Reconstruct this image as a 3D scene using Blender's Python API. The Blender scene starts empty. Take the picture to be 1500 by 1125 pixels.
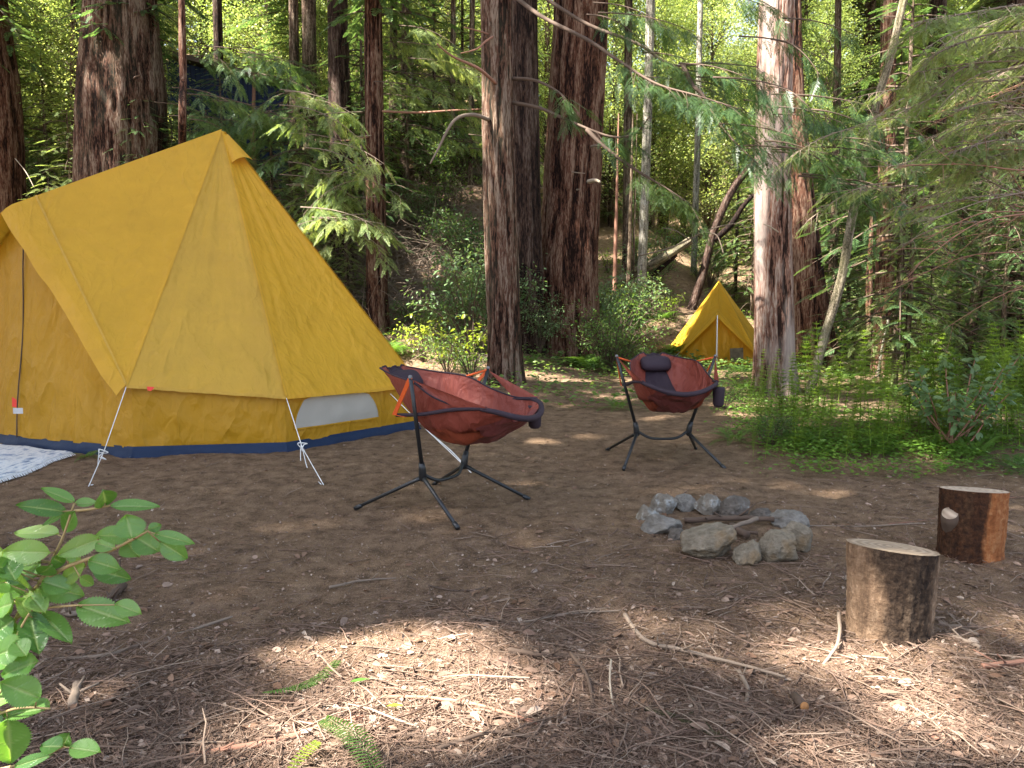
import bpy, math, random
import numpy as np
from mathutils import Vector, Matrix
S = bpy.context.scene
COL = S.collection
rng = np.random.default_rng(7)
R = random.Random(7)
PI = math.pi

# ------------------------------------------------------------------ noise
def _hash(ix, iy, iz, seed):
    h = (ix.astype(np.int64)*374761393 + iy.astype(np.int64)*668265263 + iz.astype(np.int64)*1440662683 + seed*982451653) & 0xffffffff
    h = ((h ^ (h >> 13))*1274126177) & 0xffffffff
    h = h ^ (h >> 16)
    return (h & 0xffffff)/float(0xffffff)
def noise3(x, y, z, seed=0):
    x, y, z = np.broadcast_arrays(np.asarray(x, float), np.asarray(y, float), np.asarray(z, float))
    fx, fy, fz = np.floor(x), np.floor(y), np.floor(z)
    ix, iy, iz = fx.astype(np.int64), fy.astype(np.int64), fz.astype(np.int64)
    u, v, w = x-fx, y-fy, z-fz
    u, v, w = u*u*(3-2*u), v*v*(3-2*v), w*w*(3-2*w)
    H = lambda a, b, c: _hash(ix+a, iy+b, iz+c, seed)
    x00 = H(0,0,0)*(1-u)+H(1,0,0)*u; x10 = H(0,1,0)*(1-u)+H(1,1,0)*u
    x01 = H(0,0,1)*(1-u)+H(1,0,1)*u; x11 = H(0,1,1)*(1-u)+H(1,1,1)*u
    return (x00*(1-v)+x10*v)*(1-w)+(x01*(1-v)+x11*v)*w
def fbm(x, y, z=0., seed=0, o=4, g=.5):
    a, t, f, n = 1., 0., 1., 0.
    for i in range(o):
        t = t+a*noise3(np.asarray(x)*f, np.asarray(y)*f, np.asarray(z)*f, seed+i*17); n += a; a *= g; f *= 2.03
    return t/n
def sstep(a, b, x):
    t = np.clip((x-a)/(b-a), 0, 1); return t*t*(3-2*t)

# ------------------------------------------------------------------ camera model and ground
HC, F, YH = 1.45, 1127.0, 450.0
PITCH = math.atan((562.5-YH)/F)
def ray(px, py):
    cx, cy = (px-750)/F, (562.5-py)/F
    return np.array([cx, math.cos(PITCH)+cy*math.sin(PITCH), -math.sin(PITCH)+cy*math.cos(PITCH)])
def P(px, py, d):
    r = ray(px, py); return np.array([0, 0, HC])+r*(d/r[1])
def ter(x, y):
    x = np.asarray(x, float); y = np.asarray(y, float)
    zl = np.interp(y, [0,10,15,18,20,24.5,30,45,80,170], [0,0,.3,.8,1.5,5.3,7.6,13,27,50])
    zr = np.interp(y, [0,19,22,30,38,60,170], [0,.05,.45,3.2,5.4,12,42])
    zz = np.interp(y, [0,20,30,45,70,170], [0,.1,1.5,5,11,38])
    w1 = sstep(-.6, 2.2, x); w2 = sstep(5.5, 10, x)
    z = zl*(1-w1)+zr*w1; z = z*(1-w2)+zz*w2
    far = np.clip((y-15)/10, 0, 1)
    z = z+(fbm(x*.22+9, y*.22, 0, 3, 3)-.5)*1.6*far
    z = z+(fbm(x*.7, y*.7, 0, 5, 3)-.5)*.07*np.clip(1-np.abs(y)/40, .3, 1)*sstep(.5, 3, np.hypot(x, y))
    # low mound with the green plants on the right
    z = z+.14*np.exp(-((x-4.6)/1.9)**2-((y-8.3)/1.1)**2)
    return z
def tz(x, y): return float(ter(x, y))
_TT = np.concatenate([np.linspace(.6, 12, 160), np.geomspace(12.1, 160, 320)])
def GM(px, py):
    """many pixels to ground points at once"""
    px, py = np.atleast_1d(np.asarray(px, float)), np.atleast_1d(np.asarray(py, float)); o = np.array([0, 0, HC]); out = []
    for c in range(0, len(px), 400):
        cx, cy = (px[c:c+400]-750)/F, (562.5-py[c:c+400])/F
        r = np.stack([cx, math.cos(PITCH)+cy*math.sin(PITCH), -math.sin(PITCH)+cy*math.cos(PITCH)], 1)
        p = r[:, None]*_TT[None, :, None]+o; b = p[..., 2] < ter(p[..., 0], p[..., 1])
        k = np.where(b.any(1), b.argmax(1), len(_TT)-1); k = np.maximum(k, 1); t0, t1 = _TT[k-1], _TT[k]
        for _ in range(9):
            m = (t0+t1)/2; q = r*m[:, None]+o; u = q[:, 2] < ter(q[:, 0], q[:, 1]); t1 = np.where(u, m, t1); t0 = np.where(u, t0, m)
        out.append(r*t1[:, None]+o)
    return np.concatenate(out)
def G(px, py): return GM(px, py)[0]

# ------------------------------------------------------------------ mesh builder
class MB:
    def __init__(s): s.v = []; s.q = []; s.m = []; s.n = 0; s.at = []
    def add(s, v, q, mi=0, at=None):
        v = np.asarray(v, float).reshape(-1, 3); q = np.asarray(q, np.int64)
        if len(q) == 0: return s
        if q.shape[1] == 3: q = np.concatenate([q, -np.ones((len(q), 1), np.int64)-s.n], 1)
        s.v.append(v); s.q.append(q+s.n); s.m.append(np.full(len(q), mi)); s.n += len(v)
        s.at.append(np.zeros(len(v)) if at is None else np.asarray(at, float).ravel())
        return s
    def build(s, name, mats, parent=None, origin=None, smooth=True, attr=False, kind=None):
        V = np.concatenate(s.v); Q = np.concatenate(s.q); M = np.concatenate(s.m)
        off = np.zeros(3)
        if parent is not None: off = np.array(parent['_o']) if '_o' in parent else np.zeros(3)
        elif origin is not None: off = np.array(origin, float)
        V = V-off
        me = bpy.data.meshes.new(name)
        tri = Q[:, 3] < 0
        cnt = np.where(tri, 3, 4); st = np.concatenate([[0], np.cumsum(cnt)[:-1]])
        loops = Q.ravel()[(Q.ravel() >= 0)]
        me.vertices.add(len(V)); me.vertices.foreach_set('co', V.ravel().astype(np.float32))
        me.loops.add(len(loops)); me.loops.foreach_set('vertex_index', loops.astype(np.int32))
        me.polygons.add(len(Q)); me.polygons.foreach_set('loop_start', st.astype(np.int32))
        me.polygons.foreach_set('material_index', M.astype(np.int32))
        me.polygons.foreach_set('use_smooth', np.full(len(Q), bool(smooth)))
        if attr:
            a = me.attributes.new('ridge', 'FLOAT', 'POINT'); a.data.foreach_set('value', np.concatenate(s.at).astype(np.float32))
        me.update(calc_edges=True)
        if not isinstance(mats, (list, tuple)): mats = [mats]
        for m in mats: me.materials.append(m)
        o = bpy.data.objects.new(name, me); COL.objects.link(o)
        if parent is not None:
            o.parent = parent
            o['_o'] = list(map(float, off))
        else: o.location = off; o['_o'] = list(map(float, off))
        if kind: o['kind'] = kind
        return o
def tag(o, label, cat, group=None):
    o['label'] = label; o['category'] = cat
    if group: o['group'] = group
    return o
def empty(name, label, cat, loc=(0, 0, 0), group=None):
    o = bpy.data.objects.new(name, None); COL.objects.link(o); o.location = [float(c) for c in loc]
    o.empty_display_size = .2; o['_o'] = [float(c) for c in loc]
    return tag(o, label, cat, group)
def copy_thing(root, loc, rz=0, sc=1., label=None, group=None):
    r = root.copy(); COL.objects.link(r); r.location = [float(c) for c in loc]; r.rotation_euler = (0, 0, rz); r.scale = (sc, sc, sc)
    if label: r['label'] = label
    if group: r['group'] = group
    for ch in list(root.children):
        c = ch.copy(); COL.objects.link(c); c.parent = r
        for g in list(ch.children):
            d = g.copy(); COL.objects.link(d); d.parent = c
    return r
def nrm(a):
    a = np.asarray(a, float); return a/(np.linalg.norm(a, axis=-1, keepdims=True)+1e-12)
def smooth_path(pts, n=6):
    pts = [np.asarray(p, float) for p in pts]
    if len(pts) < 3: 
        return np.array([pts[0]+(pts[-1]-pts[0])*t for t in np.linspace(0, 1, n+1)])
    out = []
    for i in range(len(pts)-1):
        p0 = pts[max(i-1, 0)]; p1 = pts[i]; p2 = pts[i+1]; p3 = pts[min(i+2, len(pts)-1)]
        for k in range(n):
            t = k/n
            out.append(.5*((2*p1)+(-p0+p2)*t+(2*p0-5*p1+4*p2-p3)*t*t+(-p0+3*p1-3*p2+p3)*t**3))
    out.append(pts[-1]); return np.array(out)
def tube(mb, path, rad, ns=6, mi=0, caps=True, disp=None, at=None):
    path = np.asarray(path, float); n = len(path)
    rad = np.broadcast_to(np.asarray(rad, float), (n,)) if np.ndim(rad) == 0 else np.interp(np.linspace(0, 1, n), np.linspace(0, 1, len(rad)), rad)
    T = nrm(np.gradient(path, axis=0))
    up = np.array([0, 0, 1.]) if abs(T[0][2]) < .9 else np.array([1., 0, 0])
    A = nrm(np.cross(T, up)); B = np.cross(T, A)
    th = np.linspace(0, 2*PI, ns, endpoint=False)
    V = path[:, None]+(A[:, None]*np.cos(th)[None, :, None]+B[:, None]*np.sin(th)[None, :, None])*rad[:, None, None]
    i = np.arange(n-1)[:, None]; j = np.arange(ns)[None]
    a = i*ns+j; b = i*ns+(j+1) % ns
    q = np.stack([a, b, b+ns, a+ns], -1).reshape(-1, 4)
    V = V.reshape(-1, 3)
    if caps:
        V = np.concatenate([V, path[:1], path[-1:]]); c0, c1 = n*ns, n*ns+1
        jj = np.arange(ns)
        t0 = np.stack([np.full(ns, c0), (jj+1) % ns, jj, np.full(ns, -1)], -1)
        t1 = np.stack([np.full(ns, c1), (n-1)*ns+jj, (n-1)*ns+(jj+1) % ns, np.full(ns, -1)], -1)
        mb_add_mixed(mb, V, np.concatenate([q, t0, t1]), mi)
    else: mb.add(V, q, mi)
    return mb
def mb_add_mixed(mb, V, q, mi=0, at=None):
    q = np.asarray(q, np.int64); qq = np.where(q < 0, -1-mb.n-10**6, q)
    mb.v.append(np.asarray(V, float)); mb.q.append(qq+mb.n); mb.m.append(np.full(len(q), mi)); mb.n += len(V)
    mb.at.append(np.zeros(len(V)) if at is None else np.asarray(at, float).ravel())
def inst(mb, tmpl, pos, Fw, Up, sc, mi=0):
    """place many copies of a leaf template: forward Fw, approximate up Up, scale sc"""
    tv, tq = tmpl; pos = np.asarray(pos, float).reshape(-1, 3); n = len(pos)
    if n == 0: return
    Fw = nrm(np.broadcast_to(Fw, (n, 3))); Up = np.broadcast_to(Up, (n, 3))
    Sd = nrm(np.cross(Up, Fw)); U = np.cross(Fw, Sd)
    sc = np.broadcast_to(np.asarray(sc, float), (n,)) if np.ndim(sc) < 2 else np.asarray(sc)
    if sc.ndim == 1: sc = np.repeat(sc[:, None], 3, 1)
    V = pos[:, None]+tv[None, :, 0:1]*Fw[:, None]*sc[:, None, 0:1]+tv[None, :, 1:2]*Sd[:, None]*sc[:, None, 1:2]+tv[None, :, 2:3]*U[:, None]*sc[:, None, 2:3]
    q = tq[None]+np.arange(n)[:, None, None]*len(tv)
    mb.add(V.reshape(-1, 3), q.reshape(-1, 4), mi)
def frond(nl, ll=.3, w=.05, ang=55, droop=.1, taper=.8, rach=.012, jit=0., seed=1, start=.1):
    r = np.random.default_rng(seed); v = []; q = []
    for k in range(nl):
        t = start+(1-start)*(k+.5)/nl
        for s in (-1, 1):
            a = math.radians(ang*(1-.35*t)+r.uniform(-1, 1)*jit*30); l = ll*(1-taper*t**1.6)*(1+r.uniform(-1, 1)*jit)
            b = np.array([t, 0, -droop*t*t]); d = np.array([math.cos(a), s*math.sin(a), -.15+r.uniform(-1, 1)*jit*.4]); pz = np.array([-math.sin(a)*s, math.cos(a), 0])*1.0
            i = len(v); v += [b, b+d*l*.45+pz*w/2, b+d*l, b+d*l*.45-pz*w/2]; q.append([i, i+1, i+2, i+3])
    # tip leaflet
    i = len(v); b = np.array([.97, 0, -droop]); v += [b, b+[ll*.2, w/2, 0], b+[ll*.45, 0, -.02], b+[ll*.2, -w/2, 0]]; q.append([i, i+1, i+2, i+3])
    i = len(v); v += [np.array([0, rach, 0]), np.array([0, -rach, 0]), np.array([1, -rach*.3, -droop]), np.array([1, rach*.3, -droop])]; q.append([i, i+1, i+2, i+3])
    return np.array(v), np.array(q)
def leafq(w=.45, fold=.12, curl=.12):
    """broad leaf, unit length, folded on the midrib: 4 quads"""
    xs = [0, .22, .55, .85, 1]; ws = [.02, .8, 1, .5, .01]
    v = []; q = []
    for x, k in zip(xs, ws):
        z = -curl*x*x
        v += [[x, -k*w/2, z+fold*k*w], [x, 0, z], [x, k*w/2, z+fold*k*w]]
    for i in range(4):
        a = i*3; q += [[a, a+1, a+4, a+3], [a+1, a+2, a+5, a+4]]
    return np.array(v, float), np.array(q)
def leaf1(w=.5):
    v = [[0, 0, 0], [.5, w/2, .03], [1, 0, -.06], [.5, -w/2, .03]]
    return np.array(v, float), np.array([[0, 1, 2, 3]])
def rdir(n, zlo=-.3, zhi=.3, r=rng):
    a = r.uniform(0, 2*PI, n); z = r.uniform(zlo, zhi, n); h = np.sqrt(1-np.clip(z*z, 0, 1))
    return np.stack([np.cos(a)*h, np.sin(a)*h, z], 1)
UPV = np.array([0, 0, 1.])

# ------------------------------------------------------------------ materials
class NT:
    def __init__(s, name):
        s.m = bpy.data.materials.new(name); s.m.use_nodes = True; s.t = s.m.node_tree; s.t.nodes.clear()
        s.out = s.t.nodes.new('ShaderNodeOutputMaterial')
    def n(s, typ, **kw):
        nd = s.t.nodes.new('ShaderNode'+typ)
        for k, v in kw.items():
            if k in ('ins',):
                for kk, vv in v.items(): s.set(nd, kk, vv)
            else: setattr(nd, k, v)
        return nd
    def set(s, nd, k, v):
        i = nd.inputs[k]
        if isinstance(v, bpy.types.NodeSocket): s.t.links.new(v, i)
        else:
            if i.type == 'RGBA' and len(v) == 3: v = (*v, 1)
            i.default_value = v
    def ramp(s, fac, stops, interp='LINEAR'):
        r = s.n('ValToRGB'); r.color_ramp.interpolation = interp
        e = r.color_ramp.elements
        while len(e) < len(stops): e.new(.5)
        for el, (p, c) in zip(e, stops):
            el.position = p; el.color = (*c, 1) if len(c) == 3 else c
        s.set(r, 'Fac', fac); return r.outputs['Color']
    def noise(s, vec, scale, detail=4, rough=.55, dist=0.):
        nd = s.n('TexNoise'); s.set(nd, 'Vector', vec); s.set(nd, 'Scale', scale); s.set(nd, 'Detail', detail); s.set(nd, 'Roughness', rough); s.set(nd, 'Distortion', dist)
        return nd.outputs['Fac']
    def mix(s, f, a, b, mode='MIX'):
        nd = s.n('Mix', data_type='RGBA', blend_type=mode)
        s.t.links.new(f, nd.inputs[0]) if isinstance(f, bpy.types.NodeSocket) else setattr(nd.inputs[0], 'default_value', f)
        for v, i in ((a, nd.inputs[6]), (b, nd.inputs[7])):
            if isinstance(v, bpy.types.NodeSocket): s.t.links.new(v, i)
            else: i.default_value = (*v, 1) if len(v) == 3 else v
        return nd.outputs[2]
    def math(s, op, a, b=0., clamp=False):
        nd = s.n('Math', operation=op, use_clamp=clamp)
        for v, i in ((a, nd.inputs[0]), (b, nd.inputs[1])):
            if isinstance(v, bpy.types.NodeSocket): s.t.links.new(v, i)
            else: i.default_value = v
        return nd.outputs[0]
    def map(s, vec, sc=(1, 1, 1), rot=(0, 0, 0), loc=(0, 0, 0)):
        nd = s.n('Mapping'); s.set(nd, 'Vector', vec); s.set(nd, 'Scale', sc); s.set(nd, 'Rotation', rot); s.set(nd, 'Location', loc); return nd.outputs[0]
    def obj(s): return s.n('TexCoord').outputs['Object']
    def pos(s): return s.n('NewGeometry').outputs['Position']
    def bump(s, h, st=.5, dist=.02):
        nd = s.n('Bump'); s.set(nd, 'Height', h); s.set(nd, 'Strength', st); s.set(nd, 'Distance', dist); return nd.outputs[0]
    def pbr(s, col, rough=.8, normal=None, spec=.3, metal=0., extra=None):
        b = s.n('BsdfPrincipled'); s.set(b, 'Base Color', col); s.set(b, 'Roughness', rough); s.set(b, 'Specular IOR Level', spec); s.set(b, 'Metallic', metal)
        if normal is not None: s.set(b, 'Normal', normal)
        return b
    def done(s, sh):
        s.t.links.new(sh.outputs[0] if hasattr(sh, 'outputs') else sh, s.out.inputs['Surface']); return s.m
    def trans(s, b, col, f, normal=None):
        t = s.n('BsdfTranslucent'); s.set(t, 'Color', col)
        if normal is not None: s.set(t, 'Normal', normal)
        mx = s.n('MixShader'); s.set(mx, 0, f); s.t.links.new(b.outputs[0], mx.inputs[1]); s.t.links.new(t.outputs[0], mx.inputs[2]); return mx

def leaf_mat(name, cols, tr=.35, rough=.45, tcol=None, spec=.35, scale=.6):
    k = NT(name); g = k.n('NewGeometry'); isl = g.outputs['Random Per Island']
    no = k.noise(k.pos(), scale, 3)
    oi = k.n('ObjectInfo').outputs['Random']
    f = k.math('ADD', k.math('MULTIPLY', isl, .45), k.math('ADD', k.math('MULTIPLY', no, .6), k.math('MULTIPLY', oi, .3)))
    f = k.math('SUBTRACT', f, .17, True)
    st = [(i/(len(cols)-1)*.9+.05, c) for i, c in enumerate(cols)]
    c = k.ramp(f, st)
    b = k.pbr(c, rough, spec=spec)
    tc = k.mix(1., c, tcol or (1.5, 1.45, .75), 'MULTIPLY')
    return k.done(k.trans(b, tc, tr))
def plain(name, col, rough=.6, var=.25, scale=6, bump=.0, spec=.3, tr=0, bscale=40):
    k = NT(name); o = k.obj(); no = k.noise(o, scale, 5)
    c = k.mix(no, tuple(x*(1-var) for x in col), tuple(min(1, x*(1+var)) for x in col))
    nm = k.bump(k.noise(o, bscale, 4), bump, .01) if bump else None
    b = k.pbr(c, rough, nm, spec)
    return k.done(k.trans(b, c, tr) if tr else b)
def bark_mat(name, groove, mid, ridge, sx=9, sz=.9, k2=1., moss=None, mossamt=.0, bump=.6, pale=None):
    k = NT(name); o = k.obj()
    v = k.map(o, (sx*2.4, sx*2.4, sz*2.6)); n1 = k.noise(v, 1, 6, .64, .25)
    n2 = k.noise(k.map(o, (sx*5.5, sx*5.5, sz*11)), 1, 4, .6)
    big = k.noise(k.map(o, (2.6, 2.6, 1.1)), 1, 4, .6)
    at = k.n('Attribute', attribute_name='ridge').outputs['Fac']
    f = k.math('ADD', k.math('MULTIPLY', at, .55), k.math('MULTIPLY', k.math('SUBTRACT', n1, .5), 1.3))
    f = k.math('ADD', f, k.math('ADD', k.math('MULTIPLY', k.math('SUBTRACT', n2, .5), 1.7), k.math('MULTIPLY', k.math('SUBTRACT', big, .3), .6)), True)
    c = k.ramp(f, [(.12, tuple(x*.5 for x in groove)), (.26, groove), (.36, mid), (.56, tuple(x*1.15 for x in mid)), (.68, ridge), (1., tuple(min(1, x*1.4) for x in ridge))])
    if pale:
        pf = k.ramp(k.noise(k.map(o, (2.2, 2.2, .5)), 1, 4, .6), [(.45, (0, 0, 0)), (.62, (1, 1, 1))]); c = k.mix(pf, c, pale)
    if moss:
        mf = k.ramp(k.noise(k.map(o, (3, 3, 1.2)), 1, 5, .65), [(.5-.2*mossamt, (0, 0, 0)), (.75, (1, 1, 1))]); c = k.mix(k.math('MULTIPLY', mf, mossamt), c, moss)
    nm = k.bump(k.math('ADD', n1, k.math('MULTIPLY', n2, .7)), min(1., bump*1.5), .04)
    return k.done(k.pbr(c, .9, nm, .15))

M = {}
M['redwood'] = bark_mat('redwood_bark', (.020,.008,.005), (.085,.036,.021), (.17,.105,.072), 9, .7)
M['redwood_grey'] = bark_mat('grey_redwood_bark', (.022,.010,.006), (.088,.042,.026), (.185,.13,.095), 9, .7, 1, (.15,.16,.1), .25)
M['redwood_dark'] = bark_mat('dark_redwood_bark', (.016,.009,.007), (.042,.023,.016), (.085,.06,.047), 9, .7)
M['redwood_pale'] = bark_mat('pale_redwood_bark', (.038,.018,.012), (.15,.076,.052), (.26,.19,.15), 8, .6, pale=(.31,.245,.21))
M['trunk_far'] = bark_mat('forest_bark', (.03,.018,.012), (.09,.055,.038), (.2,.15,.11), 10, 1.2, 1, (.1,.12,.04), .3)
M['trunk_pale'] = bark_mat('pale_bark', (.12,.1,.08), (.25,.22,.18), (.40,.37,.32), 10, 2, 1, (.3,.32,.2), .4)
M['grey_stem'] = bark_mat('grey_stem_bark', (.07,.055,.038), (.15,.12,.085), (.25,.21,.155), 14, 3, 1, (.16,.16,.06), .5)
M['twig'] = plain('dry_twig', (.2,.15,.11), .85, .4, 3, .3)
M['twig_dark'] = plain('dark_twig', (.09,.06,.042), .85, .4, 3, .3)
M['twig_pale'] = plain('pale_twig', (.33,.27,.2), .85, .25, 5, .3)
M['twig_red'] = plain('reddish_twig', (.26,.13,.085), .85, .35, 4, .3)
M['conifer'] = leaf_mat('conifer_needles', [(.032,.07,.03), (.065,.125,.046), (.115,.18,.065), (.19,.245,.085)], .45, .36, spec=.6)
M['conifer_light'] = leaf_mat('light_conifer_needles', [(.075,.125,.05), (.15,.21,.075), (.25,.30,.115), (.37,.40,.16)], .5, .42)
M['conifer_near'] = leaf_mat('near_conifer_needles', [(.022,.055,.028), (.045,.09,.035), (.07,.12,.035), (.09,.13,.03)], .4, .38)
M['hemlock'] = leaf_mat('fine_conifer_needles', [(.03,.055,.02), (.06,.085,.025), (.10,.13,.03), (.15,.2,.035)], .42, .45)
M['broad'] = leaf_mat('broad_leaves', [(.10,.155,.06), (.2,.27,.095), (.32,.37,.14), (.46,.47,.21)], .52, .4)
M['canopy'] = leaf_mat('canopy_needles', [(.02,.045,.02), (.04,.075,.025), (.07,.1,.03)], .18, .5)
M['shrub'] = leaf_mat('shrub_leaves', [(.035,.085,.025), (.07,.14,.035), (.13,.21,.05), (.23,.29,.07)], .42, .45, spec=.3)
M['shrub_yellow'] = leaf_mat('bright_shrub_leaves', [(.1,.17,.02), (.2,.28,.035), (.33,.36,.05)], .5, .4)
M['shrub_grey'] = leaf_mat('grey_green_leaves', [(.06,.12,.045), (.11,.18,.07), (.18,.25,.11)], .35, .42, spec=.35)
M['fern'] = leaf_mat('fern_fronds', [(.045,.10,.022), (.085,.165,.03), (.14,.24,.045)], .45, .45)
M['horsetail'] = leaf_mat('horsetail_strands', [(.10,.17,.022), (.18,.28,.03), (.29,.38,.05)], .4, .5)
M['cover'] = leaf_mat('ground_cover_leaves', [(.06,.13,.022), (.12,.23,.032), (.2,.31,.045)], .4, .42)
M['deadfern'] = leaf_mat('dead_leaves', [(.09,.05,.03), (.16,.09,.055), (.24,.15,.1), (.36,.27,.2)], .2, .7, (1.1,.9,.7), .2, 2.)
M['sunleaf'] = leaf_mat('sapling_leaves', [(.07,.16,.03), (.1,.22,.04), (.15,.28,.055)], .38, .36, spec=.45, scale=6)
# ------------------------------------------------------------------ camera, sun, sky
cam = bpy.data.cameras.new('camera'); co = bpy.data.objects.new('camera', cam); COL.objects.link(co)
cam.sensor_width = 36; cam.lens = 36*F/1500; cam.clip_end = 600; cam.clip_start = .05
co.location = (0, 0, HC); co.rotation_euler = (PI/2-PITCH, 0, 0); S.camera = co
SUN_EL, SUN_AZ = math.radians(55), math.atan2(-.47, -.88)       # direction towards the sun
SD = np.array([math.cos(SUN_EL)*math.cos(SUN_AZ), math.cos(SUN_EL)*math.sin(SUN_AZ), math.sin(SUN_EL)])
li = bpy.data.lights.new('sun', 'SUN'); li.energy = 5; li.angle = math.radians(.55); li.color = (1, .95, .87)
lo = bpy.data.objects.new('sun', li); COL.objects.link(lo); lo.rotation_euler = Vector(SD).to_track_quat('Z', 'Y').to_euler()
W = bpy.data.worlds.new('World'); S.world = W; W.use_nodes = True
nt = W.node_tree; bg = nt.nodes['Background']; sk = nt.nodes.new('ShaderNodeTexSky'); sk.sky_type = 'NISHITA'; sk.sun_disc = False
sk.sun_elevation = SUN_EL; sk.sun_rotation = math.atan2(SD[0], SD[1]); sk.dust_density = 1.5; sk.ozone_density = .6
sk.air_density = .8; hs_ = nt.nodes.new('ShaderNodeHueSaturation'); hs_.inputs['Saturation'].default_value = .7; nt.links.new(sk.outputs[0], hs_.inputs['Color']); nt.links.new(hs_.outputs[0], bg.inputs[0]); bg.inputs[1].default_value = .08
vs = S.view_settings; vs.view_transform = 'Standard'; vs.look = 'None'; vs.gamma = 1; vs.exposure = 2.9
S.cycles.use_denoising = True; S.cycles.max_bounces = 7; S.cycles.diffuse_bounces = 4; S.cycles.glossy_bounces = 2; S.cycles.transmission_bounces = 5
S.cycles.sample_clamp_indirect = 6; S.cycles.use_adaptive_sampling = True; S.cycles.adaptive_threshold = .008

# ------------------------------------------------------------------ sunlit patches on the ground (where the canopy is open)
PATCH = [  # px, py, rx, ry of sunlit spots on the ground (where the canopy is open)
 (520,905,118,40),(455,950,90,26),(640,992,135,30),(520,1035,120,18),(700,1062,140,22),(420,1100,110,18),(780,985,45,12),(600,1105,110,16),
 (960,932,62,18),(1060,955,36,12),(945,1020,80,14),(860,1098,90,18),(1010,1065,70,12),
 (1290,962,80,24),(1385,1000,100,20),(1365,1045,150,26),(1450,1000,70,22),(1190,978,30,14),(1430,1100,130,22),(1230,1100,90,16),(1480,885,40,18),(1455,860,24,8),
 (1120,822,26,5),(1000,838,20,5)]
_PG = []
for (px, py, rx, ry) in PATCH:
    c = G(px, py); a = G(px+rx, py); b = G(px, py-ry); _PG.append((c[0], c[1], abs(a[0]-c[0]), abs(b[1]-c[1])*1.05))
FAR_LIT = []
for (px, py, rx, dd) in [(800,552,70,.9),(1110,592,60,.5),(640,540,70,1.2),(600,520,50,1.3),(1075,605,40,.35),(930,560,40,.7),(1240,560,70,.6)]:
    c = G(px, py); FAR_LIT.append((c[0], c[1], rx/F*c[1], dd))
STB = G(1300, 950); HB = G(1135, 573)          # foot of the pale trunk
def lit(x, y):
    """how open the canopy is over ground point x, y (0 shade .. 1 sun)"""
    x = np.asarray(x, float); y = np.asarray(y, float); o = np.zeros_like(x)
    wob = (fbm(x*2.6, y*2.6, 0, 31, 4, .65)-.5)*1.5
    for (cx, cy, rx, ry) in _PG: o = np.maximum(o, 1.25-np.hypot((x-cx)/rx, (y-cy)/ry)+wob*1.1)
    for (cx, cy, rx, ry) in FAR_LIT: o = np.maximum(o, 1.2-np.hypot((x-cx)/rx, (y-cy)/ry)+wob*1.1)
    o = np.maximum(o, 0.85-np.hypot((x+.4)/.6, (y-1.6)/.5)+wob*1.8)
    o = np.maximum(o, 1.2-np.hypot((x-STB[0]+.04)/.30, (y-STB[1]-.09)/.24)+wob*.4)
    # the strip that lets sun reach the pale trunk
    h = SD[:2]/np.linalg.norm(SD[:2]); dx, dy = x-HB[0], y-HB[1]
    al = -(dx*h[0]+dy*h[1]); pe = np.abs(-dx*h[1]+dy*h[0])
    o = np.maximum(o, np.where((al > -.3) & (al < 9), 1.2-pe/.75+wob*1.3, 0))
    return o

# ------------------------------------------------------------------ ground
def axis(lo, a, b, hi, st, g=1.06):
    c = list(np.arange(a, b, st)); s = st; p = c[-1]
    while p < hi: s = min(s*g, 3.); p += s; c.append(p)
    s = st; p = c[0]; l = []
    while p > lo: s = min(s*g, 3.); p -= s; l.append(p)
    return np.array(l[::-1]+c)
gx = axis(-110, -4.2, 5, 120, .028); gy = axis(-30, .9, 7.5, 175, .028)
X, Y = np.meshgrid(gx, gy); Z = ter(X, Y)
near = sstep(28, 6, np.hypot(X, Y-2))
Z = Z+near*((fbm(X*4, Y*4, 0, 11, 3)-.5)*.05+(fbm(X*17, Y*17, 0, 12, 3)-.5)*.022*sstep(8, 3.5, Y)+(fbm(X*45, Y*45, 0, 15, 2)-.5)*.010)
nx, ny = len(gx), len(gy)
i, j = np.meshgrid(np.arange(nx-1), np.arange(ny-1)); a = (j*nx+i).ravel()
mb = MB(); mb.add(np.stack([X, Y, Z], -1).reshape(-1, 3), np.stack([a, a+1, a+nx+1, a+nx], -1))
k = NT('forest_floor'); p = k.pos()
n0 = k.noise(p, .5, 4); n1 = k.noise(p, 7, 7, .68); n2 = k.noise(p, 55, 5, .7); n3 = k.noise(k.map(p, (30, 90, 40), (0, 0, .6)), 1, 4, .6); n4 = k.noise(k.map(p, (95, 28, 40), (0, 0, .2)), 1, 4, .6)
c = k.ramp(n1, [(.32, (.075,.051,.030)), (.5, (.205,.135,.082)), (.68, (.31,.215,.135))])
litc = k.ramp(n1, [(.32, (.050,.031,.022)), (.5, (.165,.105,.075)), (.7, (.31,.215,.16))])
sy = k.n('SeparateXYZ', ins={'Vector': p})
# duff and needles towards the camera and beyond the camp, worn bare soil in the middle
dm = k.math('ADD', k.math('MULTIPLY', k.math('SUBTRACT', 4.2, sy.outputs['Y']), .5), k.math('MULTIPLY', k.math('SUBTRACT', n0, .5), 2.5))
dm2 = k.math('MULTIPLY', k.math('SUBTRACT', n0, .45), 3.)
dm2 = k.math('MULTIPLY', dm2, k.math('GREATER_THAN', sy.outputs['Y'], 11.))
dm = k.math('MAXIMUM', k.math('MINIMUM', k.math('MAXIMUM', dm, 0), 1), k.math('MINIMUM', k.math('MAXIMUM', dm2, 0), 1))
c = k.mix(dm, c, litc)
c = k.mix(k.ramp(n2, [(.42, (0, 0, 0)), (.75, (.6, .6, .6))]), c, (.22,.15,.105))
c = k.mix(k.ramp(n3, [(.55, (0, 0, 0)), (.72, (.55, .55, .55))]), c, (.30,.2,.14))
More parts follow.
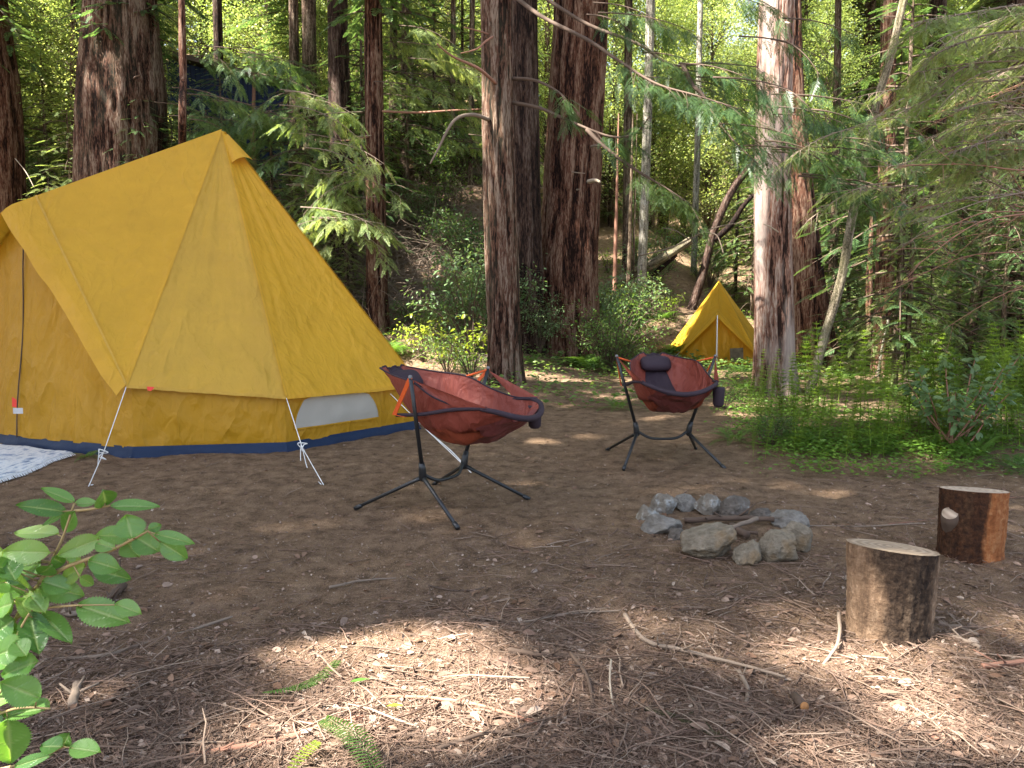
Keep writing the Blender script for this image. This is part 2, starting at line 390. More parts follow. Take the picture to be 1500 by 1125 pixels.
c = k.mix(k.ramp(n4, [(.58, (0, 0, 0)), (.75, (.5, .5, .5))]), c, (.05,.028,.02))
n5 = k.noise(p, 210, 3, .7)
c = k.mix(1., c, k.ramp(n5, [(.30, (.42, .40, .38)), (.5, (.95, .95, .95)), (.66, (1.5, 1.45, 1.4))]), 'MULTIPLY')
h = k.math('ADD', k.math('ADD', k.math('ADD', n1, k.math('MULTIPLY', n5, .35)), k.math('MULTIPLY', n2, .5)), k.math('ADD', k.math('MULTIPLY', n3, .3), k.math('MULTIPLY', n4, .3)))
M['ground'] = k.done(k.pbr(c, .95, k.bump(h, 1., .03), .05))
ground = mb.build('ground', M['ground'], kind='structure')

# ------------------------------------------------------------------ tents
def fabric(name, col, tr=.2, fine=1.):
    k = NT(name); o = k.obj()
    big = k.noise(o, 1.3, 4); st = k.noise(k.map(o, (1, 1, 2)), 4, 5, .6)
    c = k.mix(k.math('ADD', k.math('MULTIPLY', big, .6), k.math('MULTIPLY', st, .4)), tuple(x*.74 for x in col), tuple(x*1.2 for x in col))
    w1 = k.noise(k.map(o, (1.7, 1.7, .7), (.3, .5, .2)), 1, 3, .5, .5)
    w2 = k.noise(k.map(o, (9, 9, 5), (.1, .8, .9)), 1, 4, .5, .6)
    rid = k.math('ABSOLUTE', k.math('SUBTRACT', w1, .5)); rid = k.math('POWER', k.math('SUBTRACT', 1., k.math('MULTIPLY', rid, 5.), True), 2.)
    h = k.math('ADD', k.math('MULTIPLY', rid, .5*fine), k.math('MULTIPLY', w2, .6*fine))
    nm = k.bump(h, .85, .04); b = k.pbr(c, .55, nm, .35)
    return k.done(k.trans(b, c, tr, nm))
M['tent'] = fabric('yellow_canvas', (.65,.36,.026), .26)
M['tent_shaded'] = fabric('yellow_canvas_shaded', (.54,.315,.034), .18)  # canvas copy toned down for panels with no sun coming through
M['tent_sunlit'] = fabric('yellow_canvas_sunlit', (.76,.415,.028), .34)  # canvas copy brightened to stand for sun coming through the panel
M['tent_wall'] = fabric('yellow_canvas_wall_shaded', (.53,.275,.012), .26, 1.3)  # shading of door and walls put into a darker canvas colour
M['navy'] = plain('navy_groundsheet', (.008,.021,.055), .5, .3, 5, .5, .2, 0, 14)
M['window_fab'] = plain('grey_window_cover', (.42,.385,.32), .8, .12, 3, .3, .2, .1, 8)
M['cord'] = plain('white_cord', (.72,.72,.7), .7, .1)
M['redtag'] = plain('red_tag', (.75,.06,.04), .6, .1)
M['black'] = plain('black_metal', (.013,.014,.015), .42, .3, 8, .1, .5)
M['label'] = plain('pale_label', (.5,.48,.46), .7, .15, 30)

def panel(mb, A, B, C, D, nu=24, nv=24, sag=.05, wr=.016, seed=0, mi=0, out=None, fold=0., two=False):
    """cloth patch A-B top edge, D-C bottom edge"""
    A, B, C, D = [np.asarray(x, float) for x in (A, B, C, D)]
    u, v = np.meshgrid(np.linspace(0, 1, nu+1), np.linspace(0, 1, nv+1))
    p = (A*(1-u[..., None])+B*u[..., None])*(1-v[..., None])+(D*(1-u[..., None])+C*u[..., None])*v[..., None]
    n = np.cross(C-A, D-B); n = n/np.linalg.norm(n)
    if out is not None and np.dot(n, out) < 0: n = -n
    e = np.sin(PI*u)*np.sin(PI*np.clip(v, 0, 1))
    L = np.linalg.norm(C-D)
    w = (fbm(u*5*L+seed*3.1, v*2.6, seed, seed, 4)-.5)*wr*2.2
    w = w+(fbm(u*15*L+v*6, v*5-u*3, seed, seed+3, 3)-.5)*wr*.9*np.clip(v*1.3-.1, .15, 1)
    # tension creases fanning out from the lower corners
    for (cu, cv, am) in ((0, 1, 1.), (1, 1, 1.), (.5, 0, .6)):
        an = np.arctan2((u-cu)*L, (v-cv)*1.5+1e-6); rr = np.hypot(u-cu, v-cv)
        w = w+wr*1.5*am*(noise3(an*10, seed, 0, seed+5)-.5)*np.exp(-rr*2.2)*np.clip(rr*6, 0, 1)
    if fold: w = w+fold*(noise3(u*7*L, v*.8, seed, seed+9)-.5)*np.clip(v*1.5+.2, 0, 1)
    ed = np.clip(np.minimum(np.minimum(u, 1-u)*8, 1), 0, 1)
    p = p+n*((-sag*e+w*ed*np.clip(v*4, 0, 1))[..., None])
    i, j = np.meshgrid(np.arange(nu), np.arange(nv)); a = (j*(nu+1)+i).ravel()
    mb.add(p.reshape(-1, 3), np.stack([a, a+1, a+nu+2, a+nu+1], -1), mi)
    return p
def strip(mb, pts, w, nrml, off=.004, mi=0):
    """flat seam tape along pts lying just proud of the cloth"""
    pts = np.asarray(pts, float); T = nrm(np.gradient(pts, axis=0)); n = nrm(np.broadcast_to(nrml, pts.shape)); s = np.cross(T, n)
    V = np.stack([pts-s*w/2+n*off*.3, pts+n*off, pts+s*w/2+n*off*.3], 1); k = len(pts)
    a = np.arange(k-1)*3; mb.add(V.reshape(-1, 3), np.concatenate([np.stack([a, a+1, a+4, a+3], -1), np.stack([a+1, a+2, a+5, a+4], -1)]), mi)

def bell_tent(label, c, ax, sc, apex, front, eaves_z, seed=1, small=False, group=None, move=None, zipfoot=None):
    """c plan centre (x,y,z ground), ax unit axis towards the door, sc scale; apex and front peak as points"""
    c = np.asarray(c, float); ax3 = np.array([ax[0], ax[1], 0.]); a0 = math.atan2(ax[1], ax[0])
    root = empty('bell_tent', label, 'tent', c, group)
    rel = [43.6, 85.6, 132, 180, 228, 274.4, 316.4]
    pt = lambda d, r, z: c+np.array([math.cos(a0+math.radians(d))*r*sc, math.sin(a0+math.radians(d))*r*sc, z*sc])
    base_pt = pt; move = move or {}
    def pt(d, r, z):
        p_ = base_pt(d, r, z)
        if d in move: p_[:2] = np.array(move[d])+nrm(p_[:2]-c[:2])*(r-2.06)*sc
        return p_
    E = [pt(d, 2.06, z) for d, z in zip(rel, eaves_z)]
    apex = np.asarray(apex, float); front = np.asarray(front, float)
    for i in range(6):                               # roof
        A, B = E[i], E[i+1]; m = MB(); mid = (A+B)/2-c; mid[2] = 1.*sc
        d0 = nrm(A-apex)*.04; d1 = nrm(B-apex)*.04
        g = panel(m, apex+d0, apex+d1, B, A, 52, 64, .05*sc, .017*sc, seed*10+i, out=mid)
        # hem that hangs over the wall
        hem = g[-1]; low = hem+np.array([0, 0, -.035*sc])+nrm(mid)*.012*sc
        V = np.concatenate([hem, low]); n = len(hem); q = np.stack([np.arange(n-1), np.arange(1, n), np.arange(1, n)+n, np.arange(n-1)+n], -1); m.add(V, q)
        rp = m.build('roof_panel', M['tent_shaded'] if i in (0, 3) else M['tent_sunlit'] if i == 1 else M['tent'], root)
        if not small:
            m = MB(); e = g[:, 0]; strip(m, e+nrm(mid)*.004, .035, nrm(mid), .006); m.build('seam', M['tent'], rp)
    for sgn, Ei, k in ((1, E[0], 0), (-1, E[6], 1)):  # roof over the door: ridge to the front peak
        m = MB(); side = Ei-c; side[2] = .8
        g = panel(m, apex, front, Ei+(front-Ei)*.0, Ei+nrm(apex-Ei)*.02, 60, 60, .06*sc, .017*sc, seed*20+k, out=side)
        fe = g[:, -1]                                # the free edge running from the front peak down to the eave
        fwd = ax3*.10*sc+np.array([0, 0, -.10*sc]); V = []
        nn = len(fe)
        wv = (noise3(np.linspace(0, 9, nn), seed, k)-.5)*.03*sc
        lo_ = fe+fwd+np.outer(wv, ax3)*1.0
        V = np.concatenate([fe, (fe+lo_)/2+nrm(side)*.01, lo_]); q = []
        for r_ in range(2):
            a = np.arange(nn-1)+r_*nn; q.append(np.stack([a, a+1, a+nn+1, a+nn], -1))
        m.add(V, np.concatenate(q))
        fl = m.build('roof_panel', M['tent'], root)
        m = MB(); s0 = front*.93+apex*.07; s1 = Ei+(apex-Ei)*.03; pts = np.array([s0+(s1-s0)*t for t in np.linspace(0, 1, 20)])
        # a stitched line parallel to the free edge
        gg = g[:, int(60*.9)]; strip(m, gg+nrm(side)*.003, .03*sc, nrm(side), .006*sc); m.build('seam', M['tent_shaded'], fl)
    wr_ = 1.985
    Wt = [pt(d, wr_, z+.03) for d, z in zip(rel, eaves_z)]; Wb = [pt(d, 2.0, .085) for d in rel]
    for i in range(6):                                # side walls
        m = MB(); mid = (Wt[i]+Wt[i+1])/2-c; mid[2] = 0
        g = panel(m, Wt[i], Wt[i+1], Wb[i+1], Wb[i], 30, 16, -.03*sc, .014*sc, seed*30+i, out=mid, fold=.02*sc)
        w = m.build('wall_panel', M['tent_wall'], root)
        if i in (1, 4) :
            # grey flap window sewn on this wall
            u0, u1, v0, v1 = (.05, .66, .06, .74); m = MB(); nu, nv = 18, 10; V = []
            for jj in range(nv+1):
                for ii in range(nu+1):
                    t = jj/nv; a_ = ii/nu
                    inset = .22*(1-t)**2
                    uu = u0+(u1-u0)*(inset*.5+a_*(1-inset)); vv = v0+(v1-v0)*t+(.10*(abs(a_-.5)*2)**3)*(1-t)
                    gi, gj = min(int(uu*30), 29), min(int(vv*16), 15); fu, fv = uu*30-gi, vv*16-gj
                    p = (g[gj, gi]*(1-fu)+g[gj, gi+1]*fu)*(1-fv)+(g[gj+1, gi]*(1-fu)+g[gj+1, gi+1]*fu)*fv
                    V.append(p+nrm(mid)*.008*sc)
            ii, jj = np.meshgrid(np.arange(nu), np.arange(nv)); a = (jj*(nu+1)+ii).ravel()
            m.add(V, np.stack([a, a+1, a+nu+2, a+nu+1], -1)); wn = m.build('window', M['window_fab'], w)
            if not small:
                gw = np.array(V).reshape(nv+1, nu+1, 3); loop = np.concatenate([gw[0], gw[1:, -1], gw[-1, -2::-1], gw[-2::-1, 0]]); m = MB(); strip(m, loop+nrm(mid)*.003, .022, nrm(mid), .004); m.build('window_trim', M['tent_wall'], wn)
    # groundsheet skirt round the foot
    gs = MB(); ring = [pt(d, 2.012, .105) for d in rel]; foot = [pt(d, 2.05, -.03) for d in rel]
    fd = front-apex; dfoot = c+ax3*np.dot(front-c, ax3)*.99 if zipfoot is None else np.asarray(zipfoot, float); dtop = dfoot+np.array([0, 0, .11*sc]); dft = dfoot+ax3*.04*sc+np.array([0, 0, -.03*sc])
    rr = [dtop]+ring+[dtop]; ff = [dft]+foot+[dft]
    for i in range(len(rr)-1):
        mid = (rr[i]+rr[i+1])/2-c; mid[2] = 0
        panel(gs, rr[i], rr[i+1], ff[i+1], ff[i], 24, 5, -.01*sc, .012*sc, seed*40+i, out=mid, fold=.03*sc)
    sk_ = gs.build('groundsheet', M['navy'], root)
    for q_ in ring[:3]:
        m = MB(); m2 = nrm(q_-c); m2[2] = 0
        tube(m, [q_+m2*.02-np.array([0, 0, .09*sc]), q_+m2*.035*sc-np.array([0, 0, .17*sc])], .018*sc, 6)
        m.build('peg_loop', M['navy'], root)
    # door wall, two halves meeting at the zip
    pk = front-ax3*.13*sc-np.array([0, 0, .06*sc]); zb = dfoot+np.array([0, 0, .10*sc])
    for sgn, k, tt in ((1, 0, Wt[0]), (-1, 6, Wt[6])):
        m = MB(); outv = ax3+nrm(Wb[k]-c)*.4
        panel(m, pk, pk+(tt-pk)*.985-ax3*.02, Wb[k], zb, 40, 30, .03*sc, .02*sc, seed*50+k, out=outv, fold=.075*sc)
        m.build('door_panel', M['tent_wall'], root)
    m = MB(); zt = pk; zz = np.array([zt+(zb-zt)*t+ax3*(.012*sc+.012*sc*math.sin(t*9)) for t in np.linspace(.02, 1, 30)]); tube(m, zz, .007*sc, 5); 
    m.build('zipper', M['cord'] if small else M['twig_dark'], root)
    return root, E, Wb, pk, zb, ax3
bt, E, Wb, pk, zb, ax3 = bell_tent('large yellow bell tent with navy groundsheet edge pitched beside the thickest trunk',
    (-3.3, 9.35, tz(-3.3, 9.35)-.0), nrm(np.array([-1.9, -1.35])), 1., P(325, 189, 9.3), P(18, 299, 8.05), [.715,.575,.53,.55,.55,.55,.64], 1, move={316.4: (-7.6, 9.5), 274.4: (-6.3, 11.3), 132: (-1.08, 9.12), 180: (-1.55, 10.6)}, zipfoot=G(24, 655)+[0, .05, .0])
# vent hood near the apex
ap = P(325, 189, 9.3); c0 = np.array([-3.3, 9.35, 0])
f_ = nrm((E[1]+E[2])/2-ap); nn_ = np.array([.35, -.85, .4])
tip0 = ap+f_*.42; m = MB()
sdv = nrm(np.cross(f_, nn_)); nn_ = np.cross(sdv, f_); nn_ = nn_ if nn_[1] < 0 else -nn_
V = []; n = 12
for t in np.linspace(0, 1, 9):
    for a in np.linspace(-1, 1, n+1):
        V.append(ap+f_*(.10+.42*t)+sdv*a*(.03+.12*t)+nn_*(.02+.11*t*(1-a*a)))
i_, j_ = np.meshgrid(np.arange(n), np.arange(8)); a = (j_*(n+1)+i_).ravel(); m.add(V, np.stack([a, a+1, a+n+2, a+n+1], -1)); m.build('vent_hood', M['tent'], bt)
def rope(m, pts, r=.0042, n=10): tube(m, smooth_path(pts, n), r, 6)
def curl(c, r, k, seed):
    q = random.Random(seed); return [np.asarray(c)+np.array([q.uniform(-r, r), q.uniform(-r, r)*.6, q.uniform(-r, r)]) for _ in range(k)]
m = MB(); e1 = E[0]+np.array([0, 0, -.02]); s1 = G(130, 714); kn = P(152, 662, 7.0)
rope(m, [e1, kn]); rope(m, [kn, s1+[0, 0, .01]], .004); rope(m, [kn]+curl(kn+[0, 0, -.02], .06, 9, 3)+[kn+[-.06, 0, -.2], kn+[.02, 0, -.28], s1+[.02, 0, .02]], .0045, 6)
m.build('guy_rope', M['cord'], bt)
m = MB(); e2 = E[1]+np.array([0, 0, -.02]); s2 = G(474, 712); kn = P(443, 656, 6.9)
rope(m, [e2, kn], .0042); rope(m, [kn, s2+[0, 0, .01]], .004); rope(m, [kn, P(452, 690, 6.8), s2+[-.02, 0, .015]], .004); rope(m, [kn]+curl(kn, .045, 7, 5)+[kn+[-.02, 0, -.12]], .0045, 6)
m.build('guy_rope', M['cord'], bt)
m = MB(); e3 = P(572, 577, 8.45); s3 = G(690, 694); rope(m, [e3, e3+(s3-e3)*.55]); rope(m, [e3+(s3-e3)*.55, e3+(s3-e3)*.8+[0, 0, .03], s3+[0, 0, .01]], .0045); rope(m, [e3+(s3-e3)*.55, e3+(s3-e3)*.8+[.03, 0, -.02], s3+[0, 0, .01]], .0045)
m.build('guy_rope', M['cord'], bt)
m = MB(); q_ = P(222, 567, 7.28)
m.add([q_+[-.035, -.02, .008], q_+[.04, -.02, .002], q_+[.005, -.025, -.035], q_+[-.03, -.022, -.03]], [[0, 1, 2, 3]]); m.build('red_tag', M['redtag'], bt)
m = MB(); q_ = P(22, 592, 7.8); V = [q_+[.0, -.04, .08], q_+[.045, -.04, .05], q_+[.04, -.04, -.03], q_+[-.005, -.04, -.02]]; m.add(V, [[0, 1, 2, 3]]); m.build('red_tag', M['redtag'], bt)
m = MB(); q_ = P(30, 601, 7.78); m.add([q_+[-.05, -.04, .03], q_+[.05, -.04, .03], q_+[.05, -.04, -.03], q_+[-.05, -.04, -.03]], [[0, 1, 2, 3]]); m.build('care_label', M['label'], bt)
# the smaller tent among the trees
sD = 18.6; sb = G(1051, 538); scn = .66; cax = nrm(np.array([-4.9, -18.2])); 
dz = sb[2]; sc_c = np.array([sb[0]-cax[0]*2.3*scn, sb[1]-cax[1]*2.3*scn, dz-.02])
sD = sb[1]
st, E2, Wb2, pk2, zb2, ax2 = bell_tent('small yellow tent standing between the trees at the back of the camp', sc_c, cax, .66, P(1053, 411, sc_c[1]), P(1051, 461, sD+.05), [.55,.48,.45,.45,.45,.48,.55], 3, True)
m = MB(); q_ = (pk2+zb2)/2+ax2*.05; tube(m, [P(1051, 462, sD-.05), P(1049, 540, sD-.4), ], .012, 6); m.build('front_pole', M['cord'], st)
m = MB(); b_ = P(1079, 520, sD-.2); m.add([b_+[-.17, 0, .16], b_+[.15, -.02, .18], b_+[.17, 0, -.2], b_+[-.15, 0, -.18]], [[0, 1, 2, 3]]); M['mesh_win'] = plain('dark_mesh_window', (.09,.075,.05), .8, .9, 9); m.build('door_window', M['mesh_win'], st)
m = MB(); tube(m, [E2[0]+[0, 0, -.01], E2[0]+np.array([.35, -.6, -.4])*1.0], .006, 5); m.build('guy_rope', M['cord'], st); m = MB(); tube(m, [E2[6], E2[6]+np.array([-.5, -.5, -.35])], .006, 5); m.build('guy_rope', M['cord'], st)

# ------------------------------------------------------------------ hammock chairs
M['rust'] = fabric('rust_red_fabric', (.23,.050,.032), .14, 1.6)
M['rust3'] = fabric('orange_red_fabric', (.25,.052,.024), .14, 1.6)
M['rust2'] = fabric('dull_red_fabric', (.17,.045,.042), .12, 1.6)
M['orange'] = plain('orange_webbing', (.62,.10,.02), .6, .12, 20)
M['plum'] = plain('dark_plum_fabric', (.035,.023,.031), .75, .25, 6, .3, .25, .04, 30)
def hammock_chair(label, C, fdir, hx=0., recl=0., group='hammock camp chairs'):
    fd = nrm(np.array([fdir[0], fdir[1], 0.])); ld = np.array([-fd[1], fd[0], 0.]); C = np.array([C[0], C[1], tz(C[0], C[1])-.005])
    L = lambda f, l, z: C+fd*f+ld*l+np.array([0, 0, z])
    root = empty('camp_chair', label, 'chair', C, group)
    for s in (-1, 1):
        h = L(0, s*.245, .285); t = L(.08, s*.46, .985)
        m = MB(); tube(m, [h, h+(t-h)*.5, t], [.0155, .0145, .0135], 10); post = m.build('post', M['black'], root)
        m = MB(); tube(m, [t-(t-h)*.01, t+(t-h)*.018], [.0165, .011], 8); m.build('cap', plain('grey_cap', (.16,.16,.16), .5), post)
        m = MB(); tube(m, [h-[0, 0, .06], h-[0, 0, .04], h+(t-h)*.05, h+(t-h)*.11], [.016, .03, .026, .02], 10); m.build('hub', M['black'], root)
        for f in (-1, 1):
            p0 = h+np.array([0, 0, -.03]); p1 = L(f*.455, s*.45, .012)
            m = MB(); tube(m, [p0, p0+(p1-p0)*.15, p1], [.02, .014, .0125], 9); lg = m.build('leg', M['black'], root)
            m = MB(); d_ = nrm(p1-p0); tube(m, [p1-d_*.05, p1-d_*.04, p1+d_*.012], [.013, .018, .016], 8); m.build('foot_cap', M['black'], lg)
    m = MB(); tube(m, smooth_path([L(.0, -.235, .27), L(.035, -.13, .215), L(.04, 0, .205), L(.035, .13, .215), L(.0, .235, .27)], 5), .013, 8); m.build('crossbar', M['black'], root)
    # sling
    cen = smooth_path([(-.47, 0, 1.0-recl), (-.33, 0, .80-recl*.7), (-.12, 0, .63), (.12, 0, .535), (.32, 0, .50), (.53, 0, .59), (.70, 0, .70)], 12)
    edg = smooth_path([(-.49, .135, 1.0-recl), (-.28, .225, .965-recl*.6), (-.02, .315, .93), (.17, .345, .85), (.36, .345, .80), (.53, .33, .785), (.655, .27, .775)], 12)
    nu = len(cen); nv = 40
    def surf(i, v):
        c_, e_ = cen[i], edg[i]; a = abs(v); k = np.clip((i/(nu-1)), 0, 1)
        pw = 1.7+1.1*math.sin(PI*min(1, k*1.1))
        z = c_[2]+(e_[2]-c_[2])*a**pw; f = c_[0]+(e_[0]-c_[0])*a**2; l = e_[1]*(.55*math.sin(min(1, a)*PI/2)+.45*a)*np.sign(v)
        wr = (noise3(i*.15, v*3.3, 0, 77)-.5)*.055+(noise3(i*.12+v*2, v*7-i*.1, 4, 78)-.5)*.045*min(1., abs(v)*2)+(noise3(i*.35-v*4, v*12, 4, 79)-.5)*.010
        return L(f, l, z+wr*(1-a**4))
    Gd = np.array([[surf(i, v) for v in np.linspace(-1, 1, nv+1)] for i in range(nu)])
    def sub(name, i0, i1, j0, j1, mat, off=0., parent=root, th=.004):
        g = Gd[i0:i1+1, j0:j1+1]; m = MB(); a_, b_ = g.shape[:2]
        nv_ = np.cross(np.gradient(g, axis=0), np.gradient(g, axis=1)); nv_ = nrm(nv_); nv_ = np.where((nv_[..., 2:3] < 0), -nv_, nv_)
        ii, jj = np.meshgrid(np.arange(b_-1), np.arange(a_-1)); a = (jj*b_+ii).ravel(); q = np.stack([a, a+1, a+b_+1, a+b_], -1)
        m.add((g+nv_*off).reshape(-1, 3), q); m.add((g+nv_*(off-th)).reshape(-1, 3), q[:, ::-1])
        return m.build(name, mat, parent)
    mid = nu-1
    bk = int(nu*.46); fr = int(nu*.78)
    seat = sub('seat_sling', bk, nu-1, 7, nv-7, M['rust2'])
    sub('back_panel', 0, bk, 13, nv-13, M['plum'])
    sub('side_panel', 0, fr, 0, 13, M['rust']); sub('side_panel', 0, fr, nv-13, nv, M['rust'])
    sub('arm_panel', fr, nu-1, 0, 7, M['rust']); sub('arm_panel', fr, nu-1, nv-7, nv, M['rust'])
    sub('side_lower', bk, fr, 7, 13, M['rust3'], -.006, seat); sub('side_lower', bk, fr, nv-13, nv-7, M['rust3'], -.006, seat)
    # pillow
    pc = (Gd[4, nv//2]+Gd[13, nv//2])/2; up_ = nrm(Gd[0, nv//2]-Gd[18, nv//2]); nr = nrm(np.cross(ld, up_)); nr = nr if nr @ fd > 0 else -nr
    th = np.linspace(0, 2*PI, 24, endpoint=False); ph = np.linspace(-PI/2, PI/2, 15); V = []
    for b in ph:
        for a in th:
            cx_ = abs(math.cos(b))**.6; V.append(pc+nr*.045+ld*.15*np.sign(math.cos(a))*abs(math.cos(a))**.55*cx_+up_*.085*np.sign(math.sin(a))*abs(math.sin(a))**.6*cx_+nr*.05*math.sin(b))
    n = 24; i_, j_ = np.meshgrid(np.arange(n), np.arange(14)); a = j_*n+i_; b = j_*n+(i_+1) % n
    m = MB(); m.add(V, np.stack([a, b, b+n, a+n], -1).reshape(-1, 4)); m.build('pillow', M['plum'], root)
    # side rails and padded front bar
    for s in (-1, 1):
        m = MB(); tube(m, smooth_path([L(-.14, s*.355, .70), L(.1, s*.36, .725), (L(.36, s*.355, .775)), L(.60, s*.32, .795)], 6), .0135, 9); m.build('side_rail', M['plum'], root)
        m = MB(); t = L(.08, s*.46, .98); q_ = L(-.14, s*.375, .705); w_ = ld*.0+fd*.018
        for pa, pb in ((t, q_), (q_+[0, 0, .0], L(-.03, s*.39, .70))):
            V = [pa-w_, pa+w_, pb+w_, pb-w_]; o_ = ld*s*.006; V = V+[v+o_ for v in V]
            m.add(V, [[0, 1, 2, 3], [4, 5, 6, 7], [0, 1, 5, 4], [1, 2, 6, 5], [2, 3, 7, 6], [3, 0, 4, 7]])
        m.build('hanging_strap', M['orange'], root, smooth=False)
        m = MB(); V0 = L(.08, s*.46, .975); mids = edg[int(nu*.34)]; pb = L(mids[0], s*mids[1], mids[2]); 
        tube(m, [V0, pb], .009, 6); m.build('back_strap', M['orange'], root)
        # triangular arm web from the post top to the rail
        m = MB(); A_, B_, D_ = L(.085, s*.455, .97), L(.62, s*.33, .80), L(.37, s*.36, .79)
        panel(m, A_, A_+(B_-A_)*.02, B_, D_, 8, 12, .01, .004, 5, out=ld*s); m.build('arm_web', M['rust'], root)
    m = MB(); tube(m, smooth_path([L(.56, -.33, .79), L(.655, -.28, .77), L(.735, -.15, .725), L(.76, 0, .705), L(.735, .15, .725), L(.655, .28, .77), L(.56, .33, .79)], 7), [.014, .018, .021, .022, .021, .018, .014], 12); m.build('front_bar', M['plum'], root)
    for s in (1,):
        m = MB(); c_ = L(.57, s*.345, .745); r_ = .05
        tube(m, [c_, c_-[0, 0, .02], c_-[0, 0, .15], c_-[0, 0, .17]], [.05, .052, .046, .03], 14); m.build('cup_holder', M['plum'], root)
    for s_, col_ in ((0, 'edge'), (nv, 'edge')):     # dark binding along the free edges of the sling
        m = MB(); tube(m, Gd[:, s_], .006, 6); m.build('edge_binding', M['plum'], root)
    m = MB(); tube(m, Gd[0], .008, 6); m.build('edge_binding', M['plum'], root)
    for jj in (13, nv-13): m = MB(); tube(m, Gd[:bk+1, jj]+[0, 0, .003], .0035, 5); m.build('seam', M['plum'], seat)
    return root
hammock_chair('red hammock chair seen from its side in front of the large tent', (-.50, 5.57), (.84, -.54))
hammock_chair('red hammock chair facing the fire pit with its pillow towards the small tent', (1.42, 7.17), (.04, -1), recl=.03)

# ------------------------------------------------------------------ rocks of the fire ring
def rock_mat(name, a, b, c, lich=None, la=.0, stain=None):
    k = NT(name); o = k.obj(); n1 = k.noise(o, 9, 6, .65); n2 = k.noise(o, 45, 5, .7)
    col = k.ramp(k.math('ADD', k.math('MULTIPLY', n1, .7), k.math('MULTIPLY', n2, .3)), [(.3, a), (.5, b), (.72, c)])
    if stain: col = k.mix(k.ramp(k.noise(o, 6, 4), [(.52, (0, 0, 0)), (.66, (.7, .7, .7))]), col, stain)
    if lich: col = k.mix(k.ramp(k.noise(o, 16, 6, .7), [(.62-.3*la, (0, 0, 0)), (.72-.2*la, (1, 1, 1))]), col, lich)
    return k.done(k.pbr(col, .88, k.bump(k.math('ADD', n1, k.math('MULTIPLY', n2, .9)), 1., .03), .1))
RM = [rock_mat('tan_rock', (.12,.098,.07), (.24,.2,.145), (.38,.325,.25), None, 0, (.22,.14,.065)),
      rock_mat('grey_rock', (.12,.108,.09), (.22,.2,.17), (.36,.335,.295)),
      rock_mat('lichen_rock', (.12,.1,.08), (.22,.19,.15), (.33,.3,.25), (.42,.43,.41), .4),
      rock_mat('dark_rock', (.07,.058,.045), (.14,.12,.1), (.24,.21,.175), (.4,.42,.4), .1)]
ROCKS = [ # left,right,top,bottom px, material, tilt, label
 (1007,1087,762,826,0,-.5,'largest tan boulder at the near side of the fire ring, sloping down to the right'),
 (1084,1126,791,834,0,.2,'small upright tan rock at the near edge of the fire ring between two larger ones'),
 (1117,1180,777,829,0,-.3,'rounded tan rock with orange stain at the near right of the fire ring'),
 (1155,1199,766,815,0,-.6,'tan wedge of rock leaning at the right end of the fire ring'),
 (1139,1191,747,779,1,.1,'smooth flat-topped grey rock at the far right of the fire ring'),
 (1106,1142,744,765,3,-.2,'small low rock at the far side of the fire ring beside the charred stick end'),
 (1062,1105,726,762,3,-.35,'purplish grey rock at the far side of the fire ring'),
 (1024,1061,722,757,2,.1,'lichen spotted knobbly rock at the middle of the far side of the fire ring'),
 (992,1025,724,750,1,-.2,'pale grey low rock at the far left of the fire ring'),
 (957,996,722,758,2,.4,'pale pitted rock standing at the left of the fire ring'),
 (935,968,739,768,2,.2,'small whitish rock at the left end of the fire ring'),
 (943,1002,753,787,1,.05,'wide flat grey slab at the near left of the fire ring'),
 (985,1010,772,797,3,.1,'smallest dark rock tucked against the largest boulder')]
def ico(n=3):
    import bmesh
    bm = bmesh.new(); bmesh.ops.create_icosphere(bm, subdivisions=n, radius=1); bm.verts.ensure_lookup_table()
    v = np.array([x.co[:] for x in bm.verts]); q = np.array([[y.index for y in f.verts] for f in bm.faces]); bm.free(); return v, q
IV, IQ = ico(5)
def make_rock(name, label, cat, c, sx, sy, szz, mat, seed, tilt=0, group=None, facets=14):
    r = np.random.default_rng(seed); v = IV.copy(); 
    n = nrm(r.normal(size=(facets, 3))); d = r.uniform(.62, .96, facets)      # chop with planes, then soften
    for a, b in zip(n, d):
        t = v @ a; v = v-np.outer(np.maximum(t-b, 0)*.9, a)
    v = v*(1+.20*(fbm(v[:, 0]*1.7+seed, v[:, 1]*1.7, v[:, 2]*1.7, seed, 3)-.5)[:, None]*2+.09*(fbm(v[:, 0]*6+seed, v[:, 1]*7, v[:, 2]*7, seed, 3)-.5)[:, None]*2)
    v = v/np.abs(v).max(0); v = v*np.array([sx, sy, szz])
    ct, s_ = math.cos(tilt), math.sin(tilt); v = np.stack([v[:, 0]*ct+v[:, 2]*s_*1., v[:, 1], -v[:, 0]*s_+v[:, 2]*ct], 1)
    v[:, 0] *= sx/np.abs(v[:, 0]).max(); v[:, 2] *= szz/np.abs(v[:, 2]).max()
    m = MB(); m.add(v+c, IQ); o = m.build(name, mat, origin=c); return tag(o, label, cat, group)
for n, (l, r_, t, b, mi, tl, lb) in enumerate(ROCKS):
    px = (l+r_)/2; g = G(px, b-3); d = g[1]+(r_-l)/F*g[1]*.38; w = (r_-l)/F*d/2; hh = (b-t)/F*d/2*.97
    top = P(px, t, d)[2]; gz = tz(g[0], d); hz = max((top-gz)/2+.02, .035)
    make_rock('rock', lb, 'rock', np.array([(px-750)/F*d, d, gz-.045+hz*1.05]), w*1.14, w*R.uniform(.85, 1.1), hz*1.07, RM[mi], 40+n, tl, 'rocks of the fire ring')
